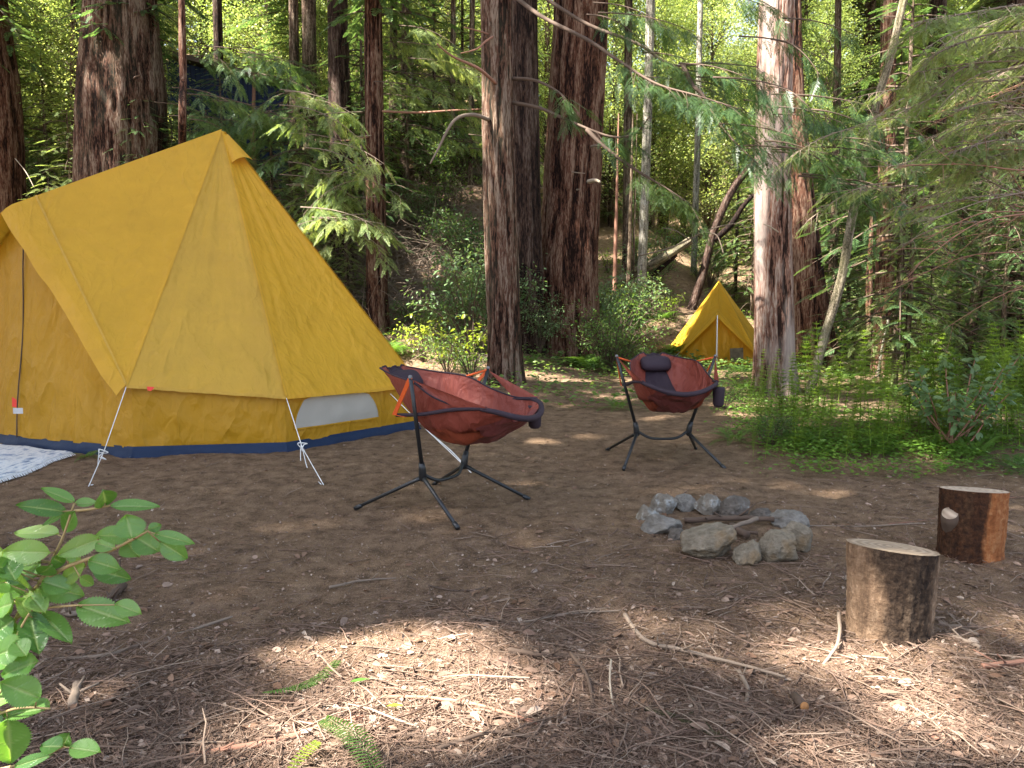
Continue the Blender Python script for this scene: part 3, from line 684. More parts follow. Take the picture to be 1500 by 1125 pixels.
def stick(label, pts, rad, mat, name='stick', group='sticks on the ground', ns=8, knob=True, cat='stick', world=False):
    W_ = [np.asarray(p, float) if world else None for p in pts]
    if not world:
        W_ = []
        for p in pts:
            g = G(p[0], p[1]); lift = (p[2] if len(p) > 2 else 0); W_.append(g+[0, 0, lift])
    pa = smooth_path(W_, 8); r0 = rad if isinstance(rad, (list, tuple)) else [rad, rad*.8]
    pa = pa+np.stack([(fbm(np.arange(len(pa))*.7, i*9+len(label), 0, 5)-.5)*.6*r0[0] for i in range(3)], 1)
    if not world: pa[:, 2] += r0[0]*.7
    m = MB(); tube(m, pa, r0, ns); 
    if knob and len(pa) > 10:
        q_ = random.Random(len(label)); 
        for _ in range(3):
            i_ = q_.randrange(3, len(pa)-3); d_ = np.array([q_.uniform(-1, 1), q_.uniform(-1, 1), q_.uniform(.1, .8)])*r0[0]*q_.uniform(4, 9); tube(m, [pa[i_], pa[i_]+d_], [r0[0]*.4, r0[0]*.2], 5)
    o = m.build(name, mat, origin=pa[0]); return tag(o, label, cat, group)
fz = lambda px, py, up: G(px, py)+np.array([0, 0, up])
stick('long dark charred stick lying across the fire ring', [fz(1002, 769, .03), fz(1060, 770, .05), fz(1134, 772, .055)], [.02, .017], M['twig_dark'], 'firewood_stick', 'sticks in the fire ring', world=True)
stick('lighter brown stick propped on the charred one in the fire ring', [fz(1060, 786, .04), fz(1109, 775, .07)], [.014, .016], M['twig'], 'firewood_stick', 'sticks in the fire ring', world=True, knob=False)
stick('short dark log end poking towards the near stones in the fire ring', [fz(1070, 776, .03), fz(1094, 791, .03)], [.022, .024], M['twig_dark'], 'firewood_stick', 'sticks in the fire ring', world=True, knob=False)
stick('thin dark stick under the lighter one in the fire ring', [fz(1035, 778, .015), fz(1080, 783, .02), fz(1110, 786, .02)], [.011, .012], M['twig_dark'], 'firewood_stick', 'sticks in the fire ring', world=True, knob=False)

# ------------------------------------------------------------------ stump seats
def cut_mat(name, a, b):
    k = NT(name); o = k.obj(); v = k.map(o, (1, 1, 0)); w = k.n('TexWave', wave_type='RINGS', rings_direction='SPHERICAL'); k.set(w, 'Vector', v); k.set(w, 'Scale', 9.); k.set(w, 'Distortion', 1.6); k.set(w, 'Detail', 3.)
    n = k.noise(o, 12, 5, .6); ra = k.noise(k.map(o, (30, 3, 1)), 1, 4)
    c = k.mix(k.math('MULTIPLY', w.outputs['Fac'], .8), tuple(x*.72 for x in a), b); c = k.mix(k.math('MULTIPLY', n, .5), c, tuple(x*.65 for x in a)); c = k.mix(k.ramp(ra, [(.55, (0,0,0)), (.75, (.5,.5,.5))]), c, b)
    return k.done(k.pbr(c, .85, k.bump(k.math('ADD', w.outputs['Fac'], n), .4, .006), .15))
def stump_mat(name, a, b, c, dark, dmask, dpos, sx=18):
    k = NT(name); o = k.obj(); n = k.noise(k.map(o, (sx, sx, 3.2)), 1, 7, .66); n2 = k.noise(o, 38, 6, .72); big = k.noise(k.map(o, (4, 4, 1.6)), 1, 5, .6)
    col = k.ramp(k.math('ADD', k.math('MULTIPLY', n, .55), k.math('MULTIPLY', n2, .45)), [(.3, a), (.5, b), (.68, c)])
    sp = k.n('SeparateXYZ', ins={'Vector': o})
    t = k.math('ABSOLUTE', k.math('SUBTRACT', sp.outputs['X'], dpos)); t = k.math('ADD', t, k.math('MULTIPLY', k.math('SUBTRACT', big, .5), .34))
    f = k.ramp(k.math('MULTIPLY', t, dmask), [(.34, (1, 1, 1)), (.5, (0, 0, 0))]); f = k.math('MULTIPLY', f, k.ramp(n2, [(.3, (1, 1, 1)), (.72, (.72, .72, .72))]))
    col = k.mix(f, col, dark)
    return k.done(k.pbr(col, .9, k.bump(k.math('ADD', n, k.math('MULTIPLY', n2, .8)), 1., .02), .15))
def stump(label, pxl, pxr, topl, topr, basey, mside, mtop, seed, taper=.97, knot=False, tiltx=0., tilty=.0):
    g = G((pxl+pxr)/2, basey-9); d = g[1]+.17; cx = ((pxl+pxr)/2-750)/F*d; r = (pxr-pxl)/2/F*d; gz = tz(cx, d)
    zt = P(0, (topl+topr)/2, d)[2]; c = np.array([cx, d, gz]); root = empty('log_stump', label, 'stump', c, 'cut log seats')
    ns, nz = 220, 120; th = np.linspace(0, 2*PI, ns, endpoint=False); hgt = zt-gz; V = []
    zz = np.linspace(-.04, 1, nz)
    for z in zz:
        rr = r*(taper+(1-taper)*z)*(1+.05*(noise3(np.cos(th)*1.4+seed, np.sin(th)*1.4, z*.8, seed)-.5)+.09*(fbm(np.cos(th)*7, np.sin(th)*7, z*2.2+seed, seed, 4, .6)-.5)+.06*(fbm(np.cos(th)*16, np.sin(th)*16, z*14+seed, seed+2, 3, .6)-.5))
        if z < .1: rr = rr*(1+.04*(1-z/.1))
        x, y = rr*np.cos(th), rr*np.sin(th)
        zc = hgt*z+(x*tiltx+y*tilty)*np.clip(z, 0, 1)
        V.append(np.stack([x, y, zc], -1)+c)
    V = np.array(V); i_, j_ = np.meshgrid(np.arange(ns), np.arange(nz-1)); a = j_*ns+i_; b = j_*ns+(i_+1) % ns
    m = MB(); m.add(V.reshape(-1, 3), np.stack([a, b, b+ns, a+ns], -1).reshape(-1, 4)); bk = m.build('bark', mside, root)
    m = MB(); top = V[-1]; ctr = top.mean(0); rings = [ctr+(top-ctr)*t for t in (1., .97, .8, .6, .4, .2, .02)]; rings[0] = rings[0]-[0, 0, .002]
    VV = np.array(rings)+[0, 0, .003]; VV[2:, :, 2] += (fbm(VV[2:, :, 0]*20, VV[2:, :, 1]*20, 0, seed)-.5)*.008
    i_, j_ = np.meshgrid(np.arange(ns), np.arange(len(rings)-1)); a = j_*ns+i_; b = j_*ns+(i_+1) % ns
    m.add(VV.reshape(-1, 3), np.stack([a, b, b+ns, a+ns], -1).reshape(-1, 4)); m.build('cut_face', mtop, root, smooth=False)
    if knot:
        m = MB(); q_ = c+np.array([-r*.93, -r*.30, hgt*.62]); tube(m, [q_+[.07, .07, -.16], q_+[.035, .03, -.07], q_+[.01, .0, -.01], q_+[-.012, -.025, .028]], [.03, .05, .052, .044], 18); m.build('branch_stub', M['twig_dark'], root)
        m = MB(); e_ = np.array([-.012, -.025, .028]); d_ = np.array([-.022, -.025, .038]); tube(m, [q_+e_, q_+e_+d_*.06], .041, 18); m.build('stub_cut', mtop, root)
    return root
M['cut1'] = cut_mat('cut_wood', (.36,.26,.17), (.48,.37,.26)); M['cut2'] = cut_mat('cut_wood_pinkish', (.46,.34,.24), (.58,.46,.34))
M['stumpA'] = stump_mat('fibrous_brown_wood', (.07,.04,.026), (.22,.14,.085), (.42,.30,.20), (.010,.007,.006), 3.3, .02)
M['stumpB'] = stump_mat('orange_peeled_wood', (.07,.022,.010), (.28,.10,.034), (.42,.22,.10), (.018,.011,.008), 4.6, -.115, 12)
stump('nearer cut log seat, dark brown bark with a black burnt patch', 1260, 1384, 799, 804, 957, M['stumpA'], M['cut1'], 5, .94, False, -.10, -.13)
stump('farther cut log seat with orange peeled wood and a branch stub', 1394, 1484, 717, 718, 836, M['stumpB'], M['cut2'], 8, .97, True, -.04, -.13)

# ------------------------------------------------------------------ rug in front of the tent door
k = NT('rug_pattern'); o = k.obj()
v1 = k.n('TexVoronoi', feature='SMOOTH_F1'); k.set(v1, 'Vector', o); k.set(v1, 'Scale', 7.); w = k.n('TexWave', wave_type='BANDS'); k.set(w, 'Vector', o); k.set(w, 'Scale', 3.); k.set(w, 'Distortion', 14.); k.set(w, 'Detail', 3.)
n_ = k.noise(o, 45, 5, .7)
f_m = k.math('ADD', k.math('MULTIPLY', v1.outputs['Distance'], .5), k.math('ADD', k.math('MULTIPLY', w.outputs['Fac'], .15), k.math('MULTIPLY', n_, .5)))
c = k.ramp(f_m, [(.3, (.13,.17,.25)), (.42, (.38,.43,.48)), (.5, (.62,.62,.59)), (.62, (.52,.55,.56)), (.74, (.22,.27,.36))])
M['rug'] = k.done(k.pbr(c, .95, k.bump(n_, .5, .006), .1))
rc = G(106, 669); A_ = rc; e_ = nrm(np.array([.03, -1, 0])); B_ = A_+e_*2.2; n_in = nrm(np.array([-.91, .43, 0]))
m = MB(); nu, nv = 90, 40; V = []
for b in range(nv+1):
    for a in range(nu+1):
        q_ = A_+(B_-A_)*(a/nu)+n_in*(b/nv)*1.6+n_in*.03*math.sin(a*.13); V.append([q_[0], q_[1], tz(q_[0], q_[1])+.03+.045*fbm(q_[0]*3.2, q_[1]*3.2, 0, 3)*(1 if 0 < a < nu and 0 < b < nv else .6)])
V = np.array(V); i_, j_ = np.meshgrid(np.arange(nu), np.arange(nv)); a = (j_*(nu+1)+i_).ravel(); q = np.stack([a, a+1, a+nu+2, a+nu+1], -1)
m.add(V, q); m.add(V-[0, 0, .018], q[:, ::-1])
rim = np.concatenate([V.reshape(nv+1, nu+1, 3)[0], V.reshape(nv+1, nu+1, 3)[:, -1][1:]]); nr_ = len(rim); m.add(np.concatenate([rim, rim-[0, 0, .018]]), np.stack([np.arange(nr_-1), np.arange(1, nr_), np.arange(1, nr_)+nr_, np.arange(nr_-1)+nr_], -1))
rug = empty('rug', 'blue and white patterned rug in front of the large tent door', 'rug', A_)
m.build('pile', M['rug'], rug)
m = MB(); g = V.reshape(nv+1, nu+1, 3); 
for t in np.linspace(0, 1, 240):
    x = t*nu; i0 = min(int(x), nu-1); b0 = g[0, i0]*(1-(x-i0))+g[0, i0+1]*(x-i0); d_ = -n_in*R.uniform(.025, .045)+e_*R.uniform(-.012, .012)+np.array([0, 0, -.03])
    tube(m, [b0-[0, 0, .006], b0+d_], .003, 4, caps=False)
for t in np.linspace(0, 1, 90):
    x = t*nv; i0 = min(int(x), nv-1); b0 = g[i0, 0]*(1-(x-i0))+g[i0+1, 0]*(x-i0); d_ = -e_*R.uniform(.01, .02)+np.array([0, 0, -.02]); tube(m, [b0-[0, 0, .006], b0+d_], .003, 4, caps=False)
m.build('fringe', M['cord'], rug)
# ------------------------------------------------------------------ leaf templates
FR_C = frond(8, .36, .115, 52, .12, .75, .008, .25, 3)       # coarse flat spray (far crowns)
FR_M = frond(14, .25, .042, 52, .14, .7, .006, .25, 4)       # medium
FR_F = frond(20, .26, .026, 55, .16, .72, .006, .2, 5)       # fine, near boughs
FR_N = frond(26, .13, .016, 60, .10, .5, .005, .3, 6)        # short needled twig
FERN = frond(24, .24, .026, 68, .35, .92, .006, .08, 8, .12)
LF = leafq(.5, .10, .15); LF1 = leaf1(.55)

def conifer_crown(seed, H, z0, Lmax, nb, tmpl, fs, dens=6., droop=.25, thin=.0, top=.25):
    """branches on a trunk from z0 to H; returns foliage and wood builders"""
    r = np.random.default_rng(seed); fo, wo = MB(), MB(); ps, fw, up, sc = [], [], [], []
    for b in range(nb):
        u = (b+r.uniform(0, 1))/nb; z = z0+(H-z0)*u; L = Lmax*(1-u)**.7*r.uniform(.55, 1.1)*(.75+.25*min(1, u*5))+top
        a = b*2.39996+r.uniform(-.5, .5); dh = np.array([math.cos(a), math.sin(a), 0]); rise = r.uniform(-.05, .3); dr = droop*r.uniform(.6, 1.4)
        pth = lambda t: dh*L*t+UPV*(z+L*(rise*t-dr*t*t*1.6))
        if L > .5: tube(wo, [pth(t) for t in (0, .35, .7, 1)], [.012+.011*L, .004], 3, caps=False)
        n = max(3, int(L*dens)); ts = np.linspace(.15+thin, 1, n)
        for i, t in enumerate(ts):
            s = 1 if i % 2 else -1; aa = a+s*r.uniform(.5, 1.15)*(1 if t < .97 else .1)
            ps.append(pth(t)); fw.append([math.cos(aa), math.sin(aa), r.uniform(-.55, .05)]); up.append([r.uniform(-.3, .3), r.uniform(-.3, .3), 1]); sc.append(fs*(1.1-.45*t)*r.uniform(.7, 1.25))
    inst(fo, tmpl, ps, np.array(fw), np.array(up), sc); return fo, wo
def broad_crown(seed, H, z0, Rm, ncl, nlf, ls, wood_r=.05):
    r = np.random.default_rng(seed); fo, wo = MB(), MB(); P_, F_, U_, S_ = [], [], [], []
    for c in range(ncl):
        u = r.uniform(0, 1); z = z0+(H-z0)*u; rr = Rm*math.sin(PI*min(1, .15+.85*u))**.6*r.uniform(.35, 1.); a = r.uniform(0, 2*PI); q = np.array([math.cos(a)*rr, math.sin(a)*rr, z])
        b0 = np.array([0, 0, max(z0*.6, z-rr*.7)]); tube(wo, smooth_path([b0, (b0+q)/2+[0, 0, .25], q], 3), [.03, .006], 3, caps=False)
        n = nlf; o = r.normal(size=(n, 3))*np.array([.42, .42, .22])*(.6+.25*Rm); P_.append(q+o); F_.append(nrm(o+r.normal(size=(n, 3))*.4)+[0, 0, -.3]); U_.append(r.normal(size=(n, 3))*.45+UPV); S_.append(ls*r.uniform(.6, 1.3, n))
    inst(fo, LF1, np.concatenate(P_), np.concatenate(F_), np.concatenate(U_), np.concatenate(S_)); return fo, wo
def bark_tube(mb, path, rad, ns, amp, fr, fz, seed, flare=0., flute=.07, rows=None):
    """trunk with real ridges; path bottom to top, rad list along it"""
    path = smooth_path(path, 12); Lc = np.concatenate([[0], np.cumsum(np.linalg.norm(np.diff(path, axis=0), axis=1))])
    n = rows or max(12, int(Lc[-1]/.07)); s = np.linspace(0, Lc[-1], n); path = np.stack([np.interp(s, Lc, path[:, i]) for i in range(3)], 1)
    rr = np.interp(s, np.linspace(0, Lc[-1], len(rad)), rad); th = np.linspace(0, 2*PI, ns, endpoint=False)
    R0 = np.mean(rad); CT, ST = np.cos(th)[None], np.sin(th)[None]; zz = s[:, None]
    tw = .12*np.sin(zz*.35+seed)
    CTt, STt = np.cos(th[None]+tw), np.sin(th[None]+tw)
    fr = fr*1.45; fz = fz*1.25
    n1 = fbm(CTt*R0*fr+seed*7, STt*R0*fr, zz*fz+fbm(CT*2, ST*2, zz*.6, seed)*1.2, seed, 3); rid = sstep(.34, .62, n1)
    n2 = fbm(CTt*R0*fr*2.6+seed*7, STt*R0*fr*2.6, zz*fz*2.2, seed+4, 2)
    fl = (fbm(CT*1.3+seed, ST*1.3, zz*.12, seed+8, 2)-.5)*2*flute
    fla = flare*np.exp(-zz/(R0*1.6+.05))*(1+.9*(noise3(CT*2.2+seed, ST*2.2, 0, seed+9)-.5)*2)
    rad2 = rr[:, None]*(1+fl+fla)+amp*(rid-.6)+amp*.5*(n2-.5)
    T = nrm(np.gradient(path, axis=0)); A = nrm(np.cross(T, [0, 1., 0.])); A = np.where(np.abs(A).sum(1, keepdims=True) < .1, [1., 0, 0], A); B = np.cross(T, A)
    V = path[:, None]+(A[:, None]*CT[..., None]+B[:, None]*ST[..., None])*rad2[..., None]
    i, j = np.meshgrid(np.arange(ns), np.arange(n-1)); a = j*ns+i; b = j*ns+(i+1) % ns
    mb.add(V.reshape(-1, 3), np.stack([a, b, b+ns, a+ns], -1).reshape(-1, 4), 0, np.clip(rid*.8+n2*.3, 0, 1).ravel()); return path, rr

# prototypes of crowns (mesh data shared between trees)
def proto(b, name, mat):
    o = b.build(name, mat); me = o.data; bpy.data.objects.remove(o); return me
CR = {}
fo, wo = conifer_crown(1, 9.5, 0, 3.2, 120, FR_C, .85, 4.2, .2); CR['high'] = (proto(fo, 'crown', M['conifer']), proto(wo, 'limbs', M['twig_dark']))
for nm_, sd, H, z0, Lm, nb, mt, fs in (('firA', 11, 22, .6, 3.3, 270, 'conifer', .78), ('firB', 12, 19, .8, 2.8, 230, 'conifer_light', .74), ('firC', 13, 25, 1.5, 3.1, 270, 'conifer', .8), ('firD', 14, 24, 1., 3.4, 280, 'conifer_light', .85)):
    fo, wo = conifer_crown(sd, H, z0, Lm, nb, FR_C, fs, 5.2, .24); CR[nm_] = (proto(fo, 'crown', M[mt]), proto(wo, 'limbs', M['twig_dark']))
for nm_, sd, H, z0, Lm, nb, mt in (('youngA', 21, 6.5, .5, 1.7, 75, 'conifer'), ('youngB', 22, 5., .3, 1.4, 60, 'conifer_light'), ('youngC', 23, 8.5, .9, 2., 85, 'conifer')):
    fo, wo = conifer_crown(sd, H, z0, Lm, nb, FR_M, .55, 6.2, .28); CR[nm_] = (proto(fo, 'crown', M[mt]), proto(wo, 'limbs', M['twig_dark']))
for nm_, sd, H, z0, Rm, ncl, nlf, ls, mt in (('oakA', 31, 15, 1.2, 3.4, 150, 190, .115, 'broad'), ('oakB', 32, 11, .8, 2.6, 110, 190, .105, 'broad'), ('oakC', 33, 19, 2., 3.8, 180, 190, .125, 'broad')):
    fo, wo = broad_crown(sd, H, z0, Rm, ncl, nlf, ls); CR[nm_] = (proto(fo, 'crown', M[mt]), proto(wo, 'limbs', M['twig_dark']))
def mesh_child(name, me, parent, loc=(0, 0, 0), rz=0, sc=(1, 1, 1)):
    o = bpy.data.objects.new(name, me); COL.objects.link(o); o.parent = parent; o.location = loc; o.rotation_euler = (0, 0, rz); o.scale = sc; return o

# ------------------------------------------------------------------ the big trunks of the camp
def hero(label, base, pts, wpx, mat, ns=120, amp=.022, fr=14, fz=1.3, flare=.18, top=20., seed=1, crown=True, name='redwood_tree', group=None, flute=.07, cat='tree'):
    """base (px,py) on the ground, pts [(px,py)] higher up at the same depth, wpx widths in pixels bottom to top"""
    g = np.asarray(base, float) if len(base) == 3 else G(*base); d = g[1]
    path = [g-[0, 0, .15]]+[P(px, py, d) for px, py in pts]
    dirn = path[-1]-path[-2]; dirn = dirn/max(dirn[2], .1)
    zt = path[-1][2]
    ext = [path[-1]+dirn*(k*(top-zt)/3.)*np.array([.5, .5, 1]) for k in (1, 2, 3)] if top > zt else []
    r = [w/2/F*d for w in wpx]; hs = np.array([p[2] for p in path]); 
    root = empty(name, label, cat, g, group)
    zz = np.array([p[2] for p in path+ext]); rad = np.interp(zz, np.linspace(hs[0], hs[-1], len(r)), r)
    for i in range(len(path), len(zz)): rad[i] = r[-1]*(1-.22*(i-len(path)+1))
    full = path+ext; sm = smooth_path(full, 4); ra = np.interp(sm[:, 2], zz, rad)
    m = MB(); bark_tube(m, sm, ra, ns, amp, fr, fz, seed, flare, flute); m.build('trunk', mat, root, attr=True)
    if crown:
        e = full[-1]; c = mesh_child('crown', CR['high'][0], root, np.array([e[0], e[1], e[2]-7.])-g, seed, (.6, .6, .9)); mesh_child('limbs', CR['high'][1], c)
    return root, d
def limb(root, name, pts, rad, mat, ns=6, stub=False):
    m = MB(); tube(m, smooth_path([P(*p) for p in pts], 6), rad, ns); return m.build(name, mat, root)
tA, dA = hero('dark red trunk cut by the left edge of the photo, left of the thickest trunk', (-12, 372), [(-14, 180), (-28, 0)], [86, 80, 76], M['redwood'], 100, .02, 13, 1.2, .1, 15, 3)
tB, dB = hero('thickest red-brown trunk rising behind the ridge of the large tent', (178, 425), [(178, 260), (177, 0)], [128, 121, 116], M['redwood_grey'], 220, .035, 9, 1.1, .12, 15, 5, flute=.05)
tD, dD = hero('slim reddish trunk just past the right slope of the large tent', (553, 488), [(551, 330), (548, 150), (546, 0)], [33, 29, 27, 25], M['redwood'], 70, .018, 16, 1.2, .25, 15, 7)
tE, dE = hero('straight shaggy trunk standing directly behind the side-on hammock chair', (741, 562), [(737, 430), (731, 250), (728, 100), (726, 0)], [50, 46, 42, 40, 40], M['redwood_grey'], 140, .024, 13, 1.0, .22, 20, 9)
tF, dF = hero('darkest trunk half hidden between the straight shaggy one and the broad one', (772, 512), [(770, 300), (767, 100), (766, 0)], [48, 42, 40, 40], M['redwood_dark'], 80, .03, 10, 1., .2, 24, 11)
tG, dG = hero('broad fluted redwood trunk with a seam, left of the small tent', (829, 524), [(832, 400), (839, 250), (846, 100), (850, 0)], [92, 80, 74, 71, 70], M['redwood'], 220, .05, 7.5, .8, .16, 26, 13, flute=.16)
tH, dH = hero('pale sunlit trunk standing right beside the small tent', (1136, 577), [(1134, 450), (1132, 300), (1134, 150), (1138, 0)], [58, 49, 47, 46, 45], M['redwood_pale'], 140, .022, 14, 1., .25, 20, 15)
tI, dI = hero('dark trunk leaning behind the pale sunlit one, flaring at its foot', (1196, 542), [(1183, 430), (1170, 300), (1160, 150), (1156, 0)], [62, 46, 36, 30, 26], M['redwood'], 100, .022, 13, 1., .4, 20, 17)
# bare stubs and thin dead branches on these trunks
for (root, name, pts, rad, mt) in [
  (tG, 'broken_stub', [(862, 266, dG-.75), (872, 264, dG-1.0), (879, 267, dG-1.1)], [.05, .03], 'twig_pale'),
  (tG, 'dead_branch', [(838, 252, dG-.7), (846, 253, dG-.9), (857, 254, dG-1.)], [.016, .01], 'twig'),
  (tG, 'dead_branch', [(845, 278, dG-.7), (850, 277, dG-.9)], [.02, .012], 'twig'),
  (tG, 'dead_branch', [(866, 215, dG-.6), (880, 212, dG-.9), (886, 213, dG-.9)], [.03, .02], 'twig'),
  (tE, 'dead_branch', [(716, 175, dE-.2), (690, 168, dE-.5), (664, 178, dE-.7), (640, 222, dE-.8), (630, 240, dE-.8)], [.035, .03, .02, .012], 'twig'),
  (tE, 'dead_branch', [(726, 122, dE-.25), (700, 100, dE-.6), (662, 82, dE-.8), (640, 64, dE-1.)], [.028, .02, .01], 'twig_red'),
  (tE, 'dead_branch', [(722, 54, dE-.25), (712, 60, dE-.4), (698, 72, dE-.5), (675, 78, dE-.6)], [.018, .016, .008], 'twig_red'),
  (tE, 'dead_branch', [(715, 50, dE-.2), (700, 45, dE-.4), (680, 40, dE-.6)], [.015, .008], 'twig_red'),
  (tD, 'dead_branch', [(560, 163, dD-.2), (610, 165, dD-.3), (660, 162, dD-.5), (705, 160, dD-.5)], [.03, .026, .02, .015], 'twig_red'),
  (tD, 'dead_branch', [(540, 200, dD-.2), (520, 205, dD-.5), (500, 206, dD-.7)], [.02, .012], 'twig_red'),
  (tH, 'dead_branch', [(1140, 340, dH-.3), (1128, 332, dH-.6), (1118, 328, dH-.7)], [.012, .006], 'twig_pale'),
  (tH, 'dead_branch', [(1150, 33, dH-.3), (1156, 34, dH-.5)], [.02, .012], 'twig_pale'),
  (tB, 'dead_branch', [(172, 134, dB-.65), (166, 130, dB-.8), (160, 133, dB-.85)], [.03, .02], 'twig_dark'),
  (tB, 'dead_branch', [(194, 118, dB-.65), (198, 113, dB-.85), (206, 110, dB-.9)], [.03, .018], 'twig_dark'),
  (tA, 'dead_branch', [(22, 232, dA-.4), (38, 252, dA-.8), (50, 275, dA-1.)], [.014, .008], 'twig_pale')]:
    limb(root, name, pts, rad, M[mt])
# long drooping boughs of the straight trunk, with flat sprays of needles
def sprays(path, dens, fs, tmpl, r, side=None, t0=.0, hang=.25, spread=1., mb=None, wood=None, sub=.0):
    n = max(2, int(len(path)*0+np.linalg.norm(np.diff(path, axis=0), axis=1).sum()*dens)); T = nrm(np.gradient(path, axis=0)); L = len(path)-1
    ps, fw, up, sc = [], [], [], []
    for i in range(n):
        t = t0+(1-t0)*(i+r.uniform(0, 1))/n; k = min(int(t*L), L-1); f = t*L-k; p = path[k]*(1-f)+path[k+1]*f; d = T[k]
        s = 1 if i % 2 else -1; sd = np.cross(d, UPV); sd = sd/np.linalg.norm(sd)
        v = d*r.uniform(.35, .9)+sd*s*r.uniform(.4, 1.)*spread-UPV*r.uniform(.05, hang*2)
        if sub > 0 and r.random() < .6:
            q = p+nrm(v)*sub*r.uniform(.5, 1.2); 
            if wood is not None: tube(wood, [p, (p+q)/2+[0, 0, .02], q], [.004, .0025], 3, caps=False)
            for kk in range(5):
                w = (kk+1)/5; vv = v+nrm(np.cross(v, UPV))*(1 if kk % 2 else -1)*.8*(w < 1)-UPV*.15; ps.append(p+(q-p)*w); fw.append(vv); up.append([r.uniform(-.3, .3), r.uniform(-.3, .3), 1]); sc.append(fs*r.uniform(.6, 1.1))
        else: ps.append(p); fw.append(v); up.append([r.uniform(-.3, .3), r.uniform(-.3, .3), 1]); sc.append(fs*r.uniform(.7, 1.2))
    inst(mb, tmpl, ps, np.array(fw), np.array(up), sc)
def boughs(root, seed, paths, fs, dens, tmpl, mat, wmat, name='bough', t0=.25, hang=.3, sub=.35, rads=(.03, .006)):
    r = np.random.default_rng(seed)
    for pts in paths:
        pa = smooth_path([P(*p) for p in pts], 7); wo, fo = MB(), MB(); tube(wo, pa, list(rads), 6)
        sprays(pa, dens, fs, tmpl, r, t0=t0, hang=hang, mb=fo, wood=wo, sub=sub)
        b = wo.build(name, wmat, root); fo.build('needles', mat, b, smooth=False)
e = dE
boughs(tE, 3, [
  [(736, -20, e), (790, 22, e-1.4), (860, 58, e-2.2), (905, 88, e-2.6), (960, 122, e-3), (1020, 140, e-3.3), (1085, 160, e-3.6)],
  [(745, -40, e), (850, 30, e-.9), (930, 62, e-1.5), (985, 95, e-1.9), (1040, 92, e-2.2), (1110, 98, e-2.6)],
  [(748, 150, e), (790, 158, e-.5), (840, 180, e-1), (895, 200, e-1.4), (930, 195, e-1.6), (952, 170, e-1.8)],
  [(860, 190, e-1.2), (885, 215, e-1.5), (930, 248, e-1.8), (975, 275, e-2), (1010, 298, e-2.2)],
  [(748, 115, e), (785, 118, e-.5), (822, 138, e-.8), (834, 158, e-.9)],
  [(1000, 95, e-2), (1015, 125, e-2.4), (1030, 140, e-2.6), (1060, 190, e-3), (1110, 240, e-3.4)]],
  .34, 9, FR_F, M['conifer_near'], M['twig_dark'], t0=.48, hang=.45, sub=.45, rads=(.035, .007))
# a hanging screen of dark boughs in front of the pale trunk
def bough_cloud(root, seed, regions, fs, mat, wmat, tmpl, dens=8, rads=(.012, .003), hang=.35, sub=.28, name='bough', dirx=(-1, 1)):
    r = np.random.default_rng(seed)
    for (x0, y0, x1, y1, d0, d1, n, sg) in regions:
        for k in range(n):
            ax, ay, dd = r.uniform(x0, x1), r.uniform(y0, y1), r.uniform(d0, d1); L = r.uniform(70, 150)*sg; dz = r.uniform(10, 60)
            pts = [(ax, ay, dd), (ax+L*.35, ay+dz*.1, dd-.2), (ax+L*.7, ay+dz*.45, dd-.35), (ax+L, ay+dz, dd-.45)]
            pa = smooth_path([P(*p) for p in pts], 5); wo, fo = MB(), MB(); tube(wo, pa, list(rads), 5)
            sprays(pa, dens, fs, tmpl, r, t0=.1, hang=hang, mb=fo, wood=wo, sub=sub); b = wo.build(name, wmat, root); fo.build('needles', mat, b, smooth=False)
bough_cloud(tE, 5, [(930, 40, 1040, 130, 10, 11.5, 7, 1), (1040, 110, 1140, 240, 8.8, 10.5, 13, 1), (1120, 150, 1230, 300, 8.8, 10.5, 11, 1), (1000, -30, 1150, 60, 9.5, 11, 5, 1), (850, -20, 930, 30, 11, 12, 3, 1)], .30, M['conifer_near'], M['twig_dark'], FR_F, 8, hang=.5)

# the fine needled conifer reaching in from the right
g = np.array([6.9, 7.2, tz(6.9, 7.2)]); tR = empty('conifer_tree', 'fine-needled conifer reaching in at the right edge with bare twiggy boughs', 'tree', g)
m = MB(); bark_tube(m, [g-[0, 0, .1], g+[.05, 0, 2], g+[0, .1, 5], g+[0, 0, 9]], [.16, .13, .11, .07], 40, .012, 18, 1.5, 5, .2); m.build('trunk', M['trunk_far'], tR, attr=True)
c_ = mesh_child('crown', CR['youngC'][0], tR, (0, 0, 4.5), 1, (1.2, 1.2, 1.2)); mesh_child('limbs', CR['youngC'][1], c_)
RB = [[(1620, -60, 6.8), (1540, -5, 6.2), (1460, 12, 5.8), (1400, 22, 5.6), (1352, 30, 5.5)], [(1640, 10, 6.9), (1540, 40, 6.2), (1450, 50, 5.9), (1380, 75, 5.8), (1350, 100, 5.8)],
      [(1640, 40, 7), (1560, 80, 6.5), (1480, 70, 6.2), (1410, 100, 6.1), (1360, 130, 6.2)], [(1640, 230, 6.9), (1540, 215, 6.2), (1470, 205, 5.9), (1420, 215, 5.8), (1400, 222, 5.8)],
      [(1640, 180, 7), (1550, 205, 6.4), (1470, 225, 6), (1420, 240, 6)], [(1640, 10, 7), (1570, 20, 6.6), (1500, 20, 6.4), (1430, 40, 6.4), (1390, 62, 6.4)]]
boughs(tR, 8, RB, .20, 30, FR_N, M['conifer_light'], M['twig'], t0=.25, hang=.3, sub=.22, rads=(.012, .003))
bough_cloud(tR, 18, [(1440, 20, 1580, 130, 6., 7.6, 13, -1), (1420, 150, 1580, 330, 6.2, 8., 17, -1), (1300, 120, 1420, 280, 8, 10, 10, -1)], .17, M['conifer_light'], M['twig'], FR_N, 16, rads=(.008, .002), hang=.35, sub=.18)
r8 = np.random.default_rng(88)
